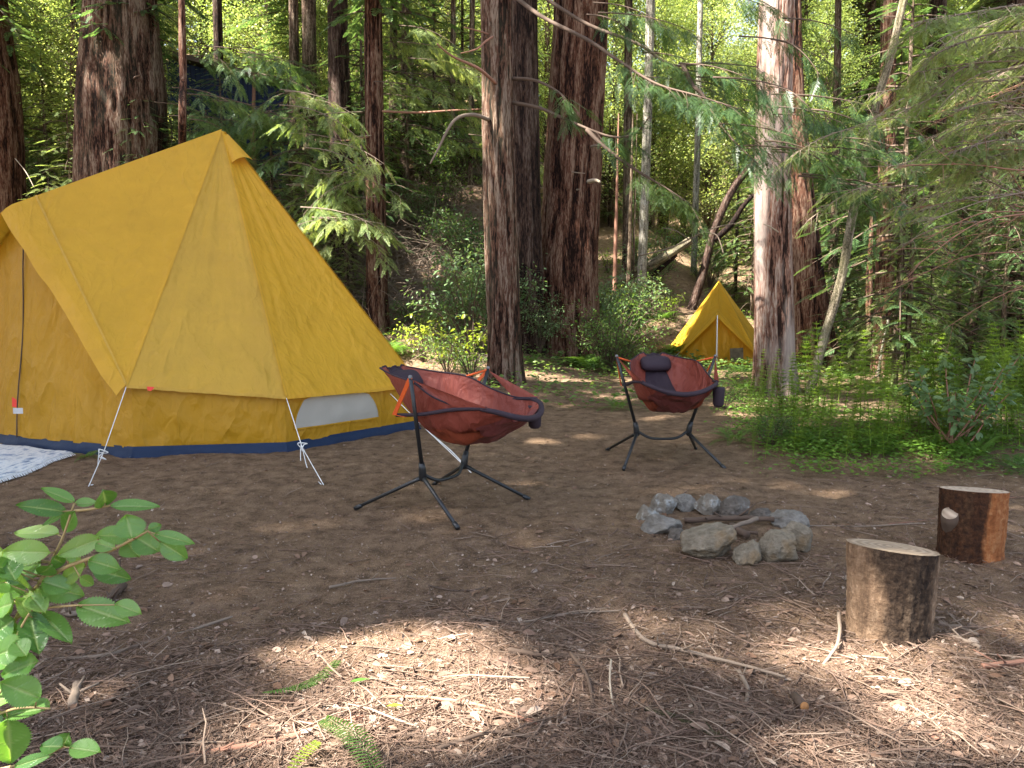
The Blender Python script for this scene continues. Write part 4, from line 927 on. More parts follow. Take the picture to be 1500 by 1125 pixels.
for k in range(26):   # bare, fine, arching dead boughs
    y0 = r8.uniform(90, 420); d0 = r8.uniform(5.6, 7.5); x1 = r8.uniform(1290, 1430); y1 = y0+r8.uniform(-60, 90)
    pa = smooth_path([P(1600, y0-20, d0+.6), P(1520, y0, d0), P((1520+x1)/2, (y0+y1)/2-r8.uniform(0, 30), d0-.2), P(x1, y1, d0-.3)], 7)
    wo = MB(); tube(wo, pa, [.009, .002], 4, caps=False)
    for j in range(16):
        i = r8.integers(4, len(pa)-1); v = nrm(pa[min(i+1, len(pa)-1)]-pa[i-1]); q = nrm(v*.8+r8.normal(size=3)*[.5, .5, .35])*r8.uniform(.1, .38); mid_ = pa[i]+q*.5+r8.normal(size=3)*.012; tube(wo, [pa[i], mid_, pa[i]+q+[0, 0, -.02]], [.0028, .001], 3, caps=False)
    b = wo.build('dead_bough', M['twig_red'] if k % 3 else M['twig'], tR)
    if k % 2 == 0:
        fo = MB(); sprays(pa, 13, .14, FR_N, r8, t0=.3, hang=.5, mb=fo, sub=.12); fo.build('needles', M['hemlock'], b, smooth=False)

# ------------------------------------------------------------------ thinner trunks that can be told apart
def thin(label, pts, wpx, mat, name='sapling', cat='tree', ns=18, amp=.006, group=None, onground=True, crown=None, csc=1., cz=0., flare=.1, ext=None):
    p0 = G(*pts[0][:2]) if onground else P(*pts[0]); d = p0[1]
    path = [p0-[0, 0, .1]]+[P(p[0], p[1], p[2] if len(p) > 2 else d) for p in pts[1:]]
    if ext: v = path[-1]-path[-2]; v = v/np.linalg.norm(v); path += [path[-1]+v*ext*.5, path[-1]+v*ext+[0, 0, ext*.05]]
    root = empty(name, label, cat, p0, group); m = MB(); r = [w/2/F*d for w in wpx]+([wpx[-1]/2/F*d*.5] if ext else [])
    bark_tube(m, path, r, ns, amp, 20, 2, len(label), flare, .04, rows=max(14, int(3*len(path)*3))); m.build('trunk', mat, root, attr=True)
    if crown:
        e = path[-1]; c = mesh_child('crown', CR[crown][0], root, np.array([e[0], e[1], e[2]-cz])-p0, len(label), (csc,)*3); mesh_child('limbs', CR[crown][1], c)
    return root, d
thin('bare straight pinkish pole of a sapling behind the peak of the large tent', [(267, 432), (267, 215, 12.2), (268, 120, 12.2), (266, 0, 12.2)], [9, 7.5, 6.5, 6], M['redwood'], ext=3, amp=.004)
thin('thin leaning grey stem crossing in front of the dark trunk at right', [(1184, 578), (1206, 500), (1232, 410), (1246, 330), (1262, 255), (1284, 150), (1303, 90), (1326, -10)], [14, 13, 12, 11, 10, 9, 8, 7], M['grey_stem'], ext=6, crown='oakB', csc=.7, cz=4, ns=24)
thin('dark slim stem right of the leaning dark trunk', [(1216, 520), (1220, 400), (1224, 280), (1226, 140), (1228, 0)], [13, 12, 11, 9, 8], M['trunk_far'], ext=5, crown='firB', csc=.5, cz=3)
thin('reddish trunk with broken twigs behind the thin leaning grey stem', [(1292, 548), (1295, 430), (1298, 300), (1300, 150), (1302, 0)], [30, 24, 22, 20, 17], M['redwood'], ext=6, crown='firA', csc=.6, cz=4, ns=40, amp=.012)
thin('narrow reddish stem close left of the reddish trunk with broken twigs', [(1271, 535), (1272, 470), (1275, 380)], [12, 11, 9], M['redwood'], ext=1)
thin('shadowed trunk between the reddish one and the brown leaning stem', [(1352, 500), (1358, 400), (1366, 300), (1372, 150), (1374, 0)], [34, 28, 26, 22, 18], M['redwood_dark'], ext=6, crown='firC', csc=.6, cz=4, ns=40, amp=.012)
thin('brown stem leaning right near the right-hand bush', [(1412, 560), (1420, 500), (1435, 410), (1450, 330), (1462, 240)], [18, 16, 14, 12, 10], M['trunk_far'], ext=3, crown='youngC', csc=.5, cz=2)
thin('slim brown trunk left of the dark trunk at the right edge', [(1455, 535), (1462, 430), (1466, 300), (1470, 200)], [16, 15, 13, 11], M['trunk_far'], ext=5, crown='firB', csc=.4, cz=3)
thin('dark trunk at the right edge of the photo behind the bush', [(1496, 560), (1492, 450), (1490, 330), (1489, 180), (1488, 0)], [34, 30, 27, 22, 20], M['redwood_dark'], ext=4, crown='firA', csc=.5, cz=4, ns=40, amp=.012)
thin('thin grey stem slanting up in front of the shadowed trunk at right', [(1322, 540), (1330, 440), (1345, 400), (1362, 330), (1370, 285)], [9, 9, 8, 7, 5], M['grey_stem'], ext=1.2)
thin('white bare snag standing among the stems at right', [(1342, 512), (1338, 460), (1333, 420), (1326, 385), (1320, 365)], [6, 5, 5, 4, 3], M['trunk_pale'], name='dead_sapling')
thin('short white dead stick standing upright near the fern bed', [(1286, 552), (1292, 510), (1302, 466)], [5, 4, 3], M['trunk_pale'], name='dead_sapling')
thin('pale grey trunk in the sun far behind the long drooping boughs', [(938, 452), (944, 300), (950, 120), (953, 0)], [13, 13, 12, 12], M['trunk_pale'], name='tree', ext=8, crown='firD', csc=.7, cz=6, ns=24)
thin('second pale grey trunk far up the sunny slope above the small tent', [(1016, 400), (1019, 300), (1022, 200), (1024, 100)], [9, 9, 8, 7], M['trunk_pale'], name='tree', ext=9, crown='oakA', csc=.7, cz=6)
thin('dark far trunk just left of the pale grey trunk', [(917, 430), (919, 260), (920, 100), (921, 0)], [13, 12, 11, 11], M['trunk_far'], name='tree', ext=7, crown='firA', csc=.7, cz=6)
thin('left one of two close mossy trunks above the large tent', [(431, 300), (432, 200), (431, 100), (430, 0)], [15, 14, 13, 12], M['trunk_far'], name='tree', ext=8, crown='firC', csc=.7, cz=6, ns=30, amp=.012)
thin('right one of two close mossy trunks above the large tent', [(453, 300), (454, 200), (453, 100), (452, 0)], [21, 20, 19, 19], M['trunk_far'], name='tree', ext=8, crown='firA', csc=.7, cz=6, ns=30, amp=.012)
thin('dark trunk wrapped in dead vines left of the slim reddish trunk', [(502, 400), (500, 300), (497, 180), (495, 60), (494, 0)], [32, 30, 28, 27, 26], M['redwood_dark'], name='tree', ext=8, crown='firC', csc=.7, cz=6, ns=40, amp=.018)
thin('twisted broken snag leaning against the vine wrapped trunk', [(490, 335), (492, 250), (494, 190), (499, 132)], [7, 8, 9, 6], M['twig_red'], name='dead_sapling')
thin('dark slim trunk above the blue shed', [(322, 250), (321, 120), (318, 0)], [15, 13, 12], M['redwood_dark'], name='tree', ext=7, crown='firA', csc=.6, cz=5)
shed_tree = bpy.data.objects[[o.name for o in bpy.data.objects if o.get('label') == 'dark slim trunk above the blue shed'][0]]
vine_tree = bpy.data.objects[[o.name for o in bpy.data.objects if o.get('label') == 'dark trunk wrapped in dead vines left of the slim reddish trunk'][0]]
bough_cloud(shed_tree, 15, [(225, 60, 300, 200, 17.5, 20, 9, 1), (420, 90, 450, 220, 17.5, 20, 10, -1), (300, 60, 360, 150, 18, 21, 8, 1)], .42, M['conifer'], M['twig_dark'], FR_M, 6, hang=.4, sub=.4)
bough_cloud(vine_tree, 16, [(400, 130, 480, 330, 15.5, 18, 16, 1), (530, 150, 560, 330, 16, 18, 9, -1)], .40, M['conifer_light'], M['twig'], FR_M, 6, hang=.4, sub=.4)
bough_cloud(tD, 17, [(545, 20, 600, 260, 17, 21, 15, 1), (640, 20, 690, 240, 18, 22, 12, 1)], .45, M['conifer_light'], M['twig_dark'], FR_M, 6, hang=.35, sub=.45)
thin('slender stem in front of the blue shed', [(373, 300), (371, 190), (372, 130)], [8, 7, 5], M['twig_red'], name='sapling', ext=1)
thin('thin dark stem left of the thickest trunk', [(107, 330), (107, 150), (108, 0)], [10, 9, 8], M['trunk_far'], name='tree', ext=6, crown='firB', csc=.6, cz=5)
thin('thinner dark stem further left near the edge trunk', [(57, 190), (56, 100), (60, 0)], [8, 7, 6], M['trunk_far'], name='tree', ext=6, crown='firB', csc=.6, cz=5)
for x_, lb in ((592, 'far dark stem right of the slim reddish trunk'), (575, 'far dark stem close behind the slim reddish trunk'), (662, 'far stem in the yellow light left of the straight shaggy trunk'), (690, 'far thin stem almost hidden by the straight shaggy trunk')):
    thin(lb, [(x_, 272), (x_, 200), (x_+1, 100), (x_+2, 0)], [12, 11, 10, 9] if x_ < 600 else [8, 8, 7, 6], M['trunk_far'], name='tree', ext=6, crown='firA', csc=.6, cz=5)
for x_, w_, lb in ((901, 6, 'thin upright stem in the clearing left of the thin dark stem'), (922, 7, 'thin dark upright stem in front of the fallen log'), (928, 4, 'thinnest upright stem touching the thin dark stem by the fallen log')):
    thin(lb, [(x_-2, 470), (x_, 380), (x_+2, 300), (x_+4, 220)], [w_, w_, w_*.8, w_*.5], M['twig_red'] if x_ == 901 else M['trunk_far'], ext=1)
lt, dl = thin('dark leaning trunk that forks above the small tent', [(1012, 452), (1030, 400), (1042, 350), (1053, 320), (1072, 280), (1090, 255), (1112, 232)], [13, 12, 11, 11, 10, 9, 7], M['redwood_dark'], name='leaning_tree', ext=3, crown='oakB', csc=.5, cz=3, ns=24)
m = MB(); tube(m, smooth_path([P(1046, 352, dl), P(1070, 330, dl-.2), (P(1090, 300, dl-.3)), P(1114, 276, dl-.4)], 6), [.11, .085, .06], 10); m.build('fork', M['redwood_dark'], lt)
# fallen log and dead wood on the sunny slope
def log_thing(label, pts, wpx, mat, name='fallen_log', lift=0., amp=.01, cat='log'):
    W_ = [G(p[0], p[1]) for p in pts]; d = W_[0][1]; path = [w+[0, 0, lift*(i > 0)] for i, w in enumerate(W_)]
    d0 = path[0][1]; 
    root = empty(name, label, cat, path[0]); m = MB(); bark_tube(m, path, [w/2/F*p[1] for w, p in zip(wpx, path)], 28, amp, 16, 2, 3, 0, .05); m.build('bark', mat, root, attr=True); return root
a0, b0 = G(872, 436), G(1002, 372); 
fl = empty('fallen_log', 'fallen grey log slanting up the sunny slope behind the thin stems', 'log', a0)
m = MB(); bark_tube(m, [a0, P(915, 407, a0[1]-.3), P(960, 385, a0[1]-.6), P(1012, 352, a0[1]-.8)], [.17, .17, .16, .12], 30, .012, 16, 2, 3, 0, .05); m.build('bark', M['grey_stem'], fl, attr=True)
m = MB(); a1 = P(990, 372, a0[1]-.7); tube(m, smooth_path([a1, P(950, 410, a0[1]-.6), P(925, 436, a0[1]-.9)], 5), [.1, .08, .1], 10); m.build('broken_limb', M['redwood_dark'], fl)
db = empty('dead_branch', 'pale forked dead branch arching above the small tent', 'branch', P(935, 376, 19)); m = MB()
for pts, rr in ([(936, 375, 19), (985, 362, 18.5), (1030, 340, 18), (1062, 330, 17.8), (1085, 328, 17.8), (1092, 340, 17.8)], .02), ([(1030, 340, 18), (1050, 345, 17.8), (1060, 372, 17.7)], .02), ([(1008, 350, 18.2), (990, 338, 18), (970, 334, 18)], .014), ([(975, 368, 18.6), (982, 380, 18.6)], .02):
    tube(m, smooth_path([P(*p) for p in pts], 6), [rr, rr*.5], 6)
m.build('bark', M['twig'], db)

# ------------------------------------------------------------------ the shed on the slope behind the large tent
sd = 24.; gl = P(236, 232, sd); gz = 5.2
shed = empty('shed', 'dark blue board shed half hidden by branches above the large tent', 'shed', (gl[0], sd, gz))
x0, x1 = P(232, 0, sd)[0], P(436, 0, sd)[0]; zt0, zt1 = P(0, 88, sd)[2], P(0, 136, sd)[2]; zb_ = gz-1.2
k = NT('blue_boards'); o = k.obj(); wv = k.n('TexWave', wave_type='BANDS', bands_direction='X'); k.set(wv, 'Vector', o); k.set(wv, 'Scale', 2.2); n_ = k.noise(k.map(o, (8, 8, 1)), 1, 5)
f_ = k.ramp(wv.outputs['Fac'], [(.0, (0, 0, 0)), (.12, (1, 1, 1))]); c = k.mix(f_, (.006, .009, .02), k.mix(n_, (.012, .019, .045), (.02, .031, .07)))
M['blue'] = k.done(k.pbr(c, .7, k.bump(f_, .5, .02), .2)); M['roof'] = plain('brown_shed_roof', (.1, .07, .05), .9, .4, 3, .4)
def boxm(mb, p, q):
    (a, b, c_), (d, e_, f_) = p, q; V = [(a, b, c_), (d, b, c_), (d, e_, c_), (a, e_, c_), (a, b, f_), (d, b, f_), (d, e_, f_), (a, e_, f_)]
    mb.add(V, [[0, 3, 2, 1], [4, 5, 6, 7], [0, 1, 5, 4], [1, 2, 6, 5], [2, 3, 7, 6], [3, 0, 4, 7]])
m = MB(); xm = x0+(x1-x0)*.08
V = [(x0, sd, zb_), (x1, sd, zb_), (x1, sd, zt1), (xm, sd, zt0), (x0, sd, zt0-.1), (x0, sd+3, zb_), (x1, sd+3, zb_), (x1, sd+3, zt1), (xm, sd+3, zt0), (x0, sd+3, zt0-.1)]
m.add(V, [[0, 1, 2, 3], [5, 8, 7, 6], [1, 6, 7, 2], [0, 4, 9, 5], [2, 7, 8, 3], [4, 3, 8, 9]]); m.add(V, [[0, 3, 4], [5, 9, 8]]); m.build('wall', M['blue'], shed, smooth=False)
m = MB(); sl = np.array([x1-xm, 0, zt1-zt0]); sl = sl/np.linalg.norm(sl); A_ = np.array([xm, sd-.35, zt0+.06]); B_ = np.array([x1, sd-.35, zt1+.06])+sl*.4
V = [A_-sl*.3, B_, B_+[0, 3.7, 0], A_-sl*.3+[0, 3.7, 0]]; V = V+[v+np.array([0, 0, .14]) for v in V]
m.add(V, [[0, 3, 2, 1], [4, 5, 6, 7], [0, 1, 5, 4], [1, 2, 6, 5], [2, 3, 7, 6], [3, 0, 4, 7]]); m.build('roof', M['roof'], shed, smooth=False)

# ------------------------------------------------------------------ forest behind
def forest_tree(kind, x, y, sc, label, group, mat='trunk_far', tr=.16, lean=(0, 0), name='tree'):
    g = np.array([x, y, tz(x, y)]); root = empty(name, label, 'tree', g, group); H = {'firA': 22, 'firB': 19, 'firC': 25, 'firD': 24, 'oakA': 13, 'oakB': 10, 'oakC': 17, 'youngA': 6.5, 'youngB': 5, 'youngC': 8.5}[kind]
    key = (kind, mat, tr)
    if key not in TRM:
        m = MB(); bark_tube(m, [(0, 0, -.3), (.05*tr, 0, H*.3), (0, .1*tr, H*.65), (0, 0, H*.98)], [tr, tr*.85, tr*.6, tr*.12], 14, .01, 14, 1.5, len(TRM)+2, .2, .04, rows=34); o = m.build('trunk', M[mat], attr=True); TRM[key] = o.data; bpy.data.objects.remove(o)
    rz = R.uniform(0, 6.28); mesh_child('trunk', TRM[key], root, (0, 0, 0), rz, (sc, sc, sc)); c = mesh_child('crown', CR[kind][0], root, (0, 0, 0), rz+.5, (sc,)*3); mesh_child('limbs', CR[kind][1], c)
    root.rotation_euler = (lean[0], lean[1], 0); return root
TRM = {}
GL = {'fir': ('one of the many slender conifers filling the slope behind the camp', 'slender conifers on the slope behind the camp'),
      'oak': ('one of the yellow-green broadleaf trees glowing in the sun behind the trunks', 'sunlit broadleaf trees behind the trunks'),
      'young': ('one of the young dark conifers with low feathery boughs behind the camp', 'young conifers behind the camp')}
def xy(px, d): return ((px-750)/F*d, d)
rf = random.Random(21)
# open rows: (px range, depth range, kinds, count, scale)
for (p0, p1, d0, d1, kinds, n, s0, s1) in [
  (-150, 760, 28, 42, ['firA', 'firB', 'firD', 'oakC', 'oakB', 'oakA'], 17, .75, 1.0), (760, 1120, 36, 48, ['oakB', 'oakA', 'firB', 'oakC', 'oakA'], 11, .7, 1.),
  (1120, 1650, 24, 38, ['firA', 'firD', 'oakA', 'firB'], 15, .7, 1.), (420, 640, 25, 30, ['oakB'], 5, .45, .6), (-60, 240, 22, 30, ['oakB', 'firB'], 5, .6, .9), (-100, 1600, 46, 70, ['firD', 'oakC', 'firB', 'oakA', 'oakC'], 26, .9, 1.25), (1180, 1600, 17, 24, ['firB', 'firC', 'youngC'], 8, .55, .75)]:
    for i in range(n):
        px = p0+(p1-p0)*(i+rf.uniform(.1, .9))/n; d = rf.uniform(d0, d1); kd = rf.choice(kinds); x, y = xy(px, d)
        if (225 < px < 445 and d < 28) or (1130 < px < 1270 and d < 26): continue
        g_ = GL['oak' if kd[:3] == 'oak' else 'young' if kd[:5] == 'young' else 'fir']
        forest_tree(kd, x, y, rf.uniform(s0, s1), g_[0], g_[1], 'trunk_far' if rf.random() < .75 else 'trunk_pale', rf.choice([.14, .2, .26]), name='conifer' if kd[:3] != 'oak' else 'broadleaf_tree')
# young feathery conifers at middle distance
for (px, d, kd, sc) in [(405, 19.5, 'youngA', .8), (455, 18, 'youngB', .85), (345, 18.5, 'youngB', .9), (640, 25, 'youngC', .9), (600, 24, 'youngC', .9), (520, 22, 'youngA', .9), (680, 27, 'youngC', 1.), (20, 24, 'youngB', .9), (85, 19, 'youngB', .7), (70, 27, 'youngC', .9), (255, 21, 'youngB', .9), (300, 20, 'youngA', .75),
      (890, 38, 'youngA', .9), (1075, 29, 'youngA', 1.), (1100, 26, 'youngC', .9), (1330, 16.5, 'youngB', .9), (1400, 15, 'youngB', .8), (1450, 17, 'youngC', .8), (1500, 14, 'youngA', .8), (1560, 13, 'youngC', .7), (1300, 22, 'youngC', 1.), (560, 30, 'youngC', 1.2), (720, 31, 'youngC', 1.2), (470, 29, 'youngC', 1.1)]:
    x, y = xy(px, d); forest_tree(kd, x, y, sc, *GL['young'], 'trunk_far', .07, name='young_conifer')
for i in range(22):     # the wood goes on to the left of the view
    x, y = rf.uniform(-42, -15.5), rf.uniform(11, 42)
    if x/y < -.72: kd = rf.choice(['firB', 'firD', 'oakA', 'oakB']); forest_tree(kd, x, y, rf.uniform(.6, .9), *GL['oak' if kd[:3] == 'oak' else 'fir'], 'trunk_far', .2, name='conifer' if kd[:3] != 'oak' else 'broadleaf_tree')
ry = random.Random(33)
for (a, b, d0, d1, n, s0, s1) in [(-40, 230, 19, 27, 8, .7, 1.), (240, 350, 19.5, 23, 5, .5, .8), (430, 560, 19, 26, 7, .6, 1.), (560, 720, 25, 31, 6, .4, .7), (760, 1110, 36, 46, 8, .7, 1.1), (1190, 1560, 13, 24, 16, .5, 1.)]:
    for i in range(n):
        px = a+(b-a)*(i+ry.uniform(0, 1))/n; d = ry.uniform(d0, d1)+(7 if 1130 < a+(b-a)*i/n < 1270 else 0); x, y = xy(px, d); forest_tree(ry.choice(['youngA', 'youngB', 'youngC']), x, y, ry.uniform(s0, s1), *GL['young'], 'trunk_far', .07, name='young_conifer')
# leafy mass of the far hillside
rm = np.random.default_rng(5); N = 42000; fx = rm.uniform(-95, 95, N); fy = rm.uniform(70, 150, N); fzv = ter(fx, fy)+rm.uniform(.2, 1, N)**1.0*np.where(rm.random(N) < .3, 3, 14)
cl = fbm(fx*.12, fy*.12, fzv*.16, 4, 3); kp = cl > .42; m = MB(); n = kp.sum()
inst(m, LF1, np.stack([fx, fy, fzv], 1)[kp], rdir(n, -.5, .2, rm), rm.normal(size=(n, 3))*.5+UPV, rm.uniform(.6, 1.3, n)); m.build('far_woods', M['broad'], kind='stuff', smooth=False)
# ------------------------------------------------------------------ unseen redwoods added left of and behind the camp, crowns shaped to shade it
rc_ = np.random.default_rng(77)
SITES = [(-22, -7), (-22.5, -1), (-21, 5.5), (-16.5, -7.5), (-15.5, -1.5), (-16, 4), (-10.5, -6.5), (-9.5, -1), (-10.5, 4.5), (-5, -6), (-20, 10.5), (-16.5, 11.5), (-24, 15), (-26, 4)]
pts = []
for (xa, xb, ya, yb, op) in [(-8.5, 9.5, .2, 14.5, 0), (-7.5, 2., 14.5, 25, 1), (2, 9.5, 14.5, 19, 2)]:
    st_ = .34; X_, Y_ = np.meshgrid(np.arange(xa, xb, st_), np.arange(ya, yb, st_)); X_ = X_.ravel()+rc_.uniform(-.17, .17, X_.size); Y_ = Y_.ravel()+rc_.uniform(-.17, .17, Y_.size)
    L_ = lit(X_, Y_); op_ = L_ > .28
    nz_ = fbm(X_*.8, Y_*.8, 0, 55, 3)
    if op == 1: op_ |= nz_ > .56
    if op == 2: op_ |= nz_ > .55
    op_ |= (X_ > 3.2) & (Y_ > 6.6) & (nz_ > .5)
    op_ |= (X_ > 6.3) & (Y_ > 4.) & (nz_ > .42)
    op_ |= (Y_ > 10) & (X_ > -1) & (nz_ > .62)
    op_ |= (Y_ < 3.4) & (nz_ > .68)
    pts.append(np.stack([X_, Y_, ter(X_, Y_)], 1)[~op_])
pts = np.concatenate(pts); hh = rc_.uniform(17, 27, len(pts)); Qp = pts+SD[None]*((hh-pts[:, 2])/SD[2])[:, None]
# more crown fronds added to shade the camp trunks, the pale one excepted
ex = []
for (bx, zmax, w_, fr_) in ((tA, 7.5, .9, .95), (tB, 7.5, 1., .95), (tD, 9.5, .4, .8), (tE, 7.5, .45, .85), (tF, 9.5, .7, .95), (tG, 9.5, 1.1, .75)):
    b_ = np.array(bx.location); n_ = int(zmax*w_*16*fr_); zz_ = rc_.uniform(.2, zmax, n_); nz_ = fbm(zz_*1.3, b_[0], 0, 66, 2); ok = nz_ < .42+.3*fr_
    ex.append(np.stack([b_[0]+rc_.uniform(-1, 1, n_)*w_, b_[1]-.3+rc_.uniform(-1, 1, n_)*w_*.6, b_[2]+zz_], 1)[ok])
n_ = 1300; u_, h_ = rc_.uniform(0, 1, n_)**.6, rc_.uniform(0, 2*PI, n_); ex.append(np.stack([-3.9+2.7*u_*np.cos(h_)*1.1, 9.2+2.1*u_*np.sin(h_), rc_.uniform(.1, 1, n_)*3.4*(1-u_*.75)], 1))  # fronds added so that the large tent stays shaded
ex = np.concatenate(ex); he = rc_.uniform(15, 24, len(ex)); Qp = np.concatenate([Qp, ex+SD[None]*((he-ex[:, 2])/SD[2])[:, None]]); hh = np.concatenate([hh, he])
who = np.argmin(np.hypot(Qp[:, :1]-np.array(SITES)[:, 0][None], Qp[:, 1:2]-np.array(SITES)[:, 1][None]), 1)
for s, (x, y) in enumerate(SITES):
    g = np.array([x, y, tz(x, y)]); root = empty('redwood_tree', 'one of the unseen redwoods added beside the clearing, crowns shaped to shade the camp', 'tree', g, 'unseen redwoods added to shade the camp')
    m = MB(); bark_tube(m, [g-[0, 0, .2], g+[.1, 0, 9], g+[0, .1, 20], g+[0, 0, 28.5]], [.5, .4, .3, .05], 40, .03, 10, 1, s+50, .2); m.build('trunk', M['redwood'], root, attr=True)
    q = Qp[who == s]; hq = hh[who == s]; fo, wo = MB(), MB()
    if len(q) == 0: continue
    for k in range(3):
        dv = rdir(len(q), -.35, .15, rc_); 
        sp_ = q-dv*.40+rc_.normal(size=q.shape)*.09; ok = np.ones(len(q), bool)
        for tt in (.0, .45, .9):           # leave the gaps in the canopy open
            e_ = sp_+dv*tt; gz_ = e_-SD[None]*((e_[:, 2]/SD[2])[:, None]); gz_ = e_-SD[None]*(((e_[:, 2]-ter(gz_[:, 0], gz_[:, 1]))/SD[2])[:, None]); ok &= lit(gz_[:, 0], gz_[:, 1]) < .40
        sp_, dv = sp_[ok], dv[ok]; q0 = sp_
        inst(fo, FR_C, sp_, dv, rc_.normal(size=q0.shape)*.3+UPV, rc_.uniform(.75, 1.05, len(q0)))
    for p_ in q[::7]:
        tp = np.array([x, y, min(p_[2]+.8, g[2]+28)]); tube(wo, smooth_path([tp, (tp+p_)/2+[0, 0, .3], p_], 3), [.06, .012], 4, caps=False)
    fo.build('crown', M['canopy'], root, smooth=False); wo.build('limbs', M['twig_dark'], root)

# ------------------------------------------------------------------ understorey prototypes
def fern_b(seed, n, L):
    r = np.random.default_rng(seed); m = MB(); 
    for k in range(n):
        a = k*2.4+r.uniform(-.3, .3); l = L*r.uniform(.7, 1.1); el = r.uniform(.5, 1.15); tv, tq = FERN; v = tv.copy()*l
        # arch the frond
        t = tv[:, 0]; bend = el-1.5*t; xx = np.cumsum(np.zeros(1)); 
        rad = l*np.where(True, (np.sin(el)-np.sin(el-1.5*t))/1.5, 0); hgt = l*(np.cos(el-1.5*t)-np.cos(el))/1.5
        v[:, 0] = rad; v[:, 2] = hgt+(tv[:, 2]+.35*t*t)*l*.4
        c, s = math.cos(a), math.sin(a); v = np.stack([v[:, 0]*c-v[:, 1]*s, v[:, 0]*s+v[:, 1]*c, v[:, 2]], 1); m.add(v, tq)
    return m
def shrub_b(seed, H, Rm, nst, nlf, ls, tmpl=LF):
    r = np.random.default_rng(seed); fo, wo = MB(), MB(); ps, fw, up, sc = [], [], [], []
    for k in range(nst):
        a = r.uniform(0, 2*PI); rr = Rm*r.uniform(.3, 1); h = H*r.uniform(.5, 1.)*(1-.25*rr/Rm); e = np.array([math.cos(a)*rr, math.sin(a)*rr, h]); pa = smooth_path([(0, 0, -.05), e*[.35, .35, .55]+r.normal(size=3)*.04, e*[.75, .75, .88], e], 5); tube(wo, pa, [.009*H**.5, .003], 4, caps=False)
        for j in range(nlf//nst):
            i = r.integers(5, len(pa)); q = pa[i]; tw = nrm(r.normal(size=3)*[1, 1, .4])*r.uniform(.02, .22)*H**.5; ps.append(q+tw); fw.append(nrm(tw+[0, 0, r.uniform(-.1, .03)])+r.normal(size=3)*.3); up.append(r.normal(size=3)*.35+UPV); sc.append(ls*r.uniform(.6, 1.3))
            if j % 3 == 0: tube(wo, [q, q+tw], .0015, 3, caps=False)
    inst(fo, tmpl, ps, np.array(fw), np.array(up), sc); return fo, wo
def horsetail_b(seed, H):
    r = np.random.default_rng(seed); fo, wo = MB(), MB(); top = np.array([r.uniform(-.12, .12), r.uniform(-.12, .12), H]); pa = smooth_path([(0, 0, -.02), top*[.3, .3, .5], top], 8); tube(wo, pa, [.004, .0015], 5, caps=False)
    n = 34; v = np.array([[0, -.5, 0], [0, .5, 0], [.5, .4, -.04], [.5, -.4, -.04], [1, .05, -.2], [1, -.05, -.2]]); q = np.array([[0, 1, 2, 3], [3, 2, 4, 5]])
    ps, fw, sc = [], [], []
    for k in range(n):
        t = .25+.75*k/n; p = pa[min(int(t*(len(pa)-1)), len(pa)-1)]
        for j in range(13):
            a = j*2*PI/13+r.uniform(-.2, .2); ps.append(p); fw.append([math.cos(a), math.sin(a), r.uniform(.15, .6)]); l = H*.26*math.sin(PI*(.12+.83*(1-abs(2*(t-.25)/.75*.55-.25))))*r.uniform(.7, 1.1)*(1.15-t*.75); sc.append([l, .0052, l])
    inst(fo, (v, q), ps, np.array(fw), UPV, np.array(sc)); return fo, wo
PR = {}
for k_, b in (('fernA', fern_b(1, 13, .75)), ('fernB', fern_b(2, 10, .6)), ('fernC', fern_b(3, 16, .95))): PR[k_] = (proto(b, 'fronds', M['fern']), None)
for k_, sd, H, Rm, ns_, nl, ls, mt in (('hucA', 1, 1.5, .9, 26, 1300, .055, 'shrub'), ('hucB', 2, 1.0, .8, 22, 900, .05, 'shrub'), ('hucC', 3, 2.2, 1.0, 26, 1500, .075, 'shrub_grey'), ('yel', 4, 1.5, .9, 16, 260, .10, 'shrub_yellow')):
    fo, wo = shrub_b(sd, H, Rm, ns_, nl, ls); PR[k_] = (proto(fo, 'leaves', M[mt]), proto(wo, 'stem', M['twig_dark']))
for k_, sd, H in (('hsA', 1, .62), ('hsB', 2, .5), ('hsC', 3, .75)):
    fo, wo = horsetail_b(sd, H); PR[k_] = (proto(fo, 'strands', M['horsetail']), proto(wo, 'stem', M['horsetail']))
def plant(kind, g, sc, label, cat, group, name):
    root = empty(name, label, cat, g, group); root.rotation_euler = (0, 0, R.uniform(0, 6.28)); root.scale = (sc,)*3
    l, w = PR[kind]; mesh_child('leaves' if kind[0] in 'hy' and kind[:2] != 'hs' else 'fronds' if kind[:4] == 'fern' else 'strands', l, root)
    if w: mesh_child('stem', w, root)
    return root
rp = random.Random(4)
def at(px, py): return G(px, py)
HS = 'one of the feathery green horsetails standing in the bed right of the pale trunk'
for i in range(130):
    px = rp.uniform(1095, 1515); py = rp.uniform(580, 676)-(max(0, 1150-px)*.10)
    if px > 1300 and py > 665: py -= 30
    g = at(px, py); plant(rp.choice(['hsA', 'hsB', 'hsC']), g, rp.uniform(1., 1.8)*(.6 if px < 1140 else 1)*(.75 if py > 650 else 1), HS, 'horsetail', 'horsetails in the green bed', 'horsetail')
FNL = 'one of the sword ferns scattered under the trees behind the camp'
for i in range(52):
    px, py = rp.choice([(rp.uniform(850, 1110), rp.uniform(520, 585)), (rp.uniform(560, 720), rp.uniform(495, 560)), (rp.uniform(1100, 1520), rp.uniform(540, 600)), (rp.uniform(440, 720), rp.uniform(330, 480)), (rp.uniform(760, 1000), rp.uniform(440, 540)), (rp.uniform(1200, 1500), rp.uniform(470, 550))])
    plant(rp.choice(['fernA', 'fernB', 'fernC']), at(px, py), rp.uniform(.6, 1.1), FNL, 'fern', 'sword ferns behind the camp', 'sword_fern')
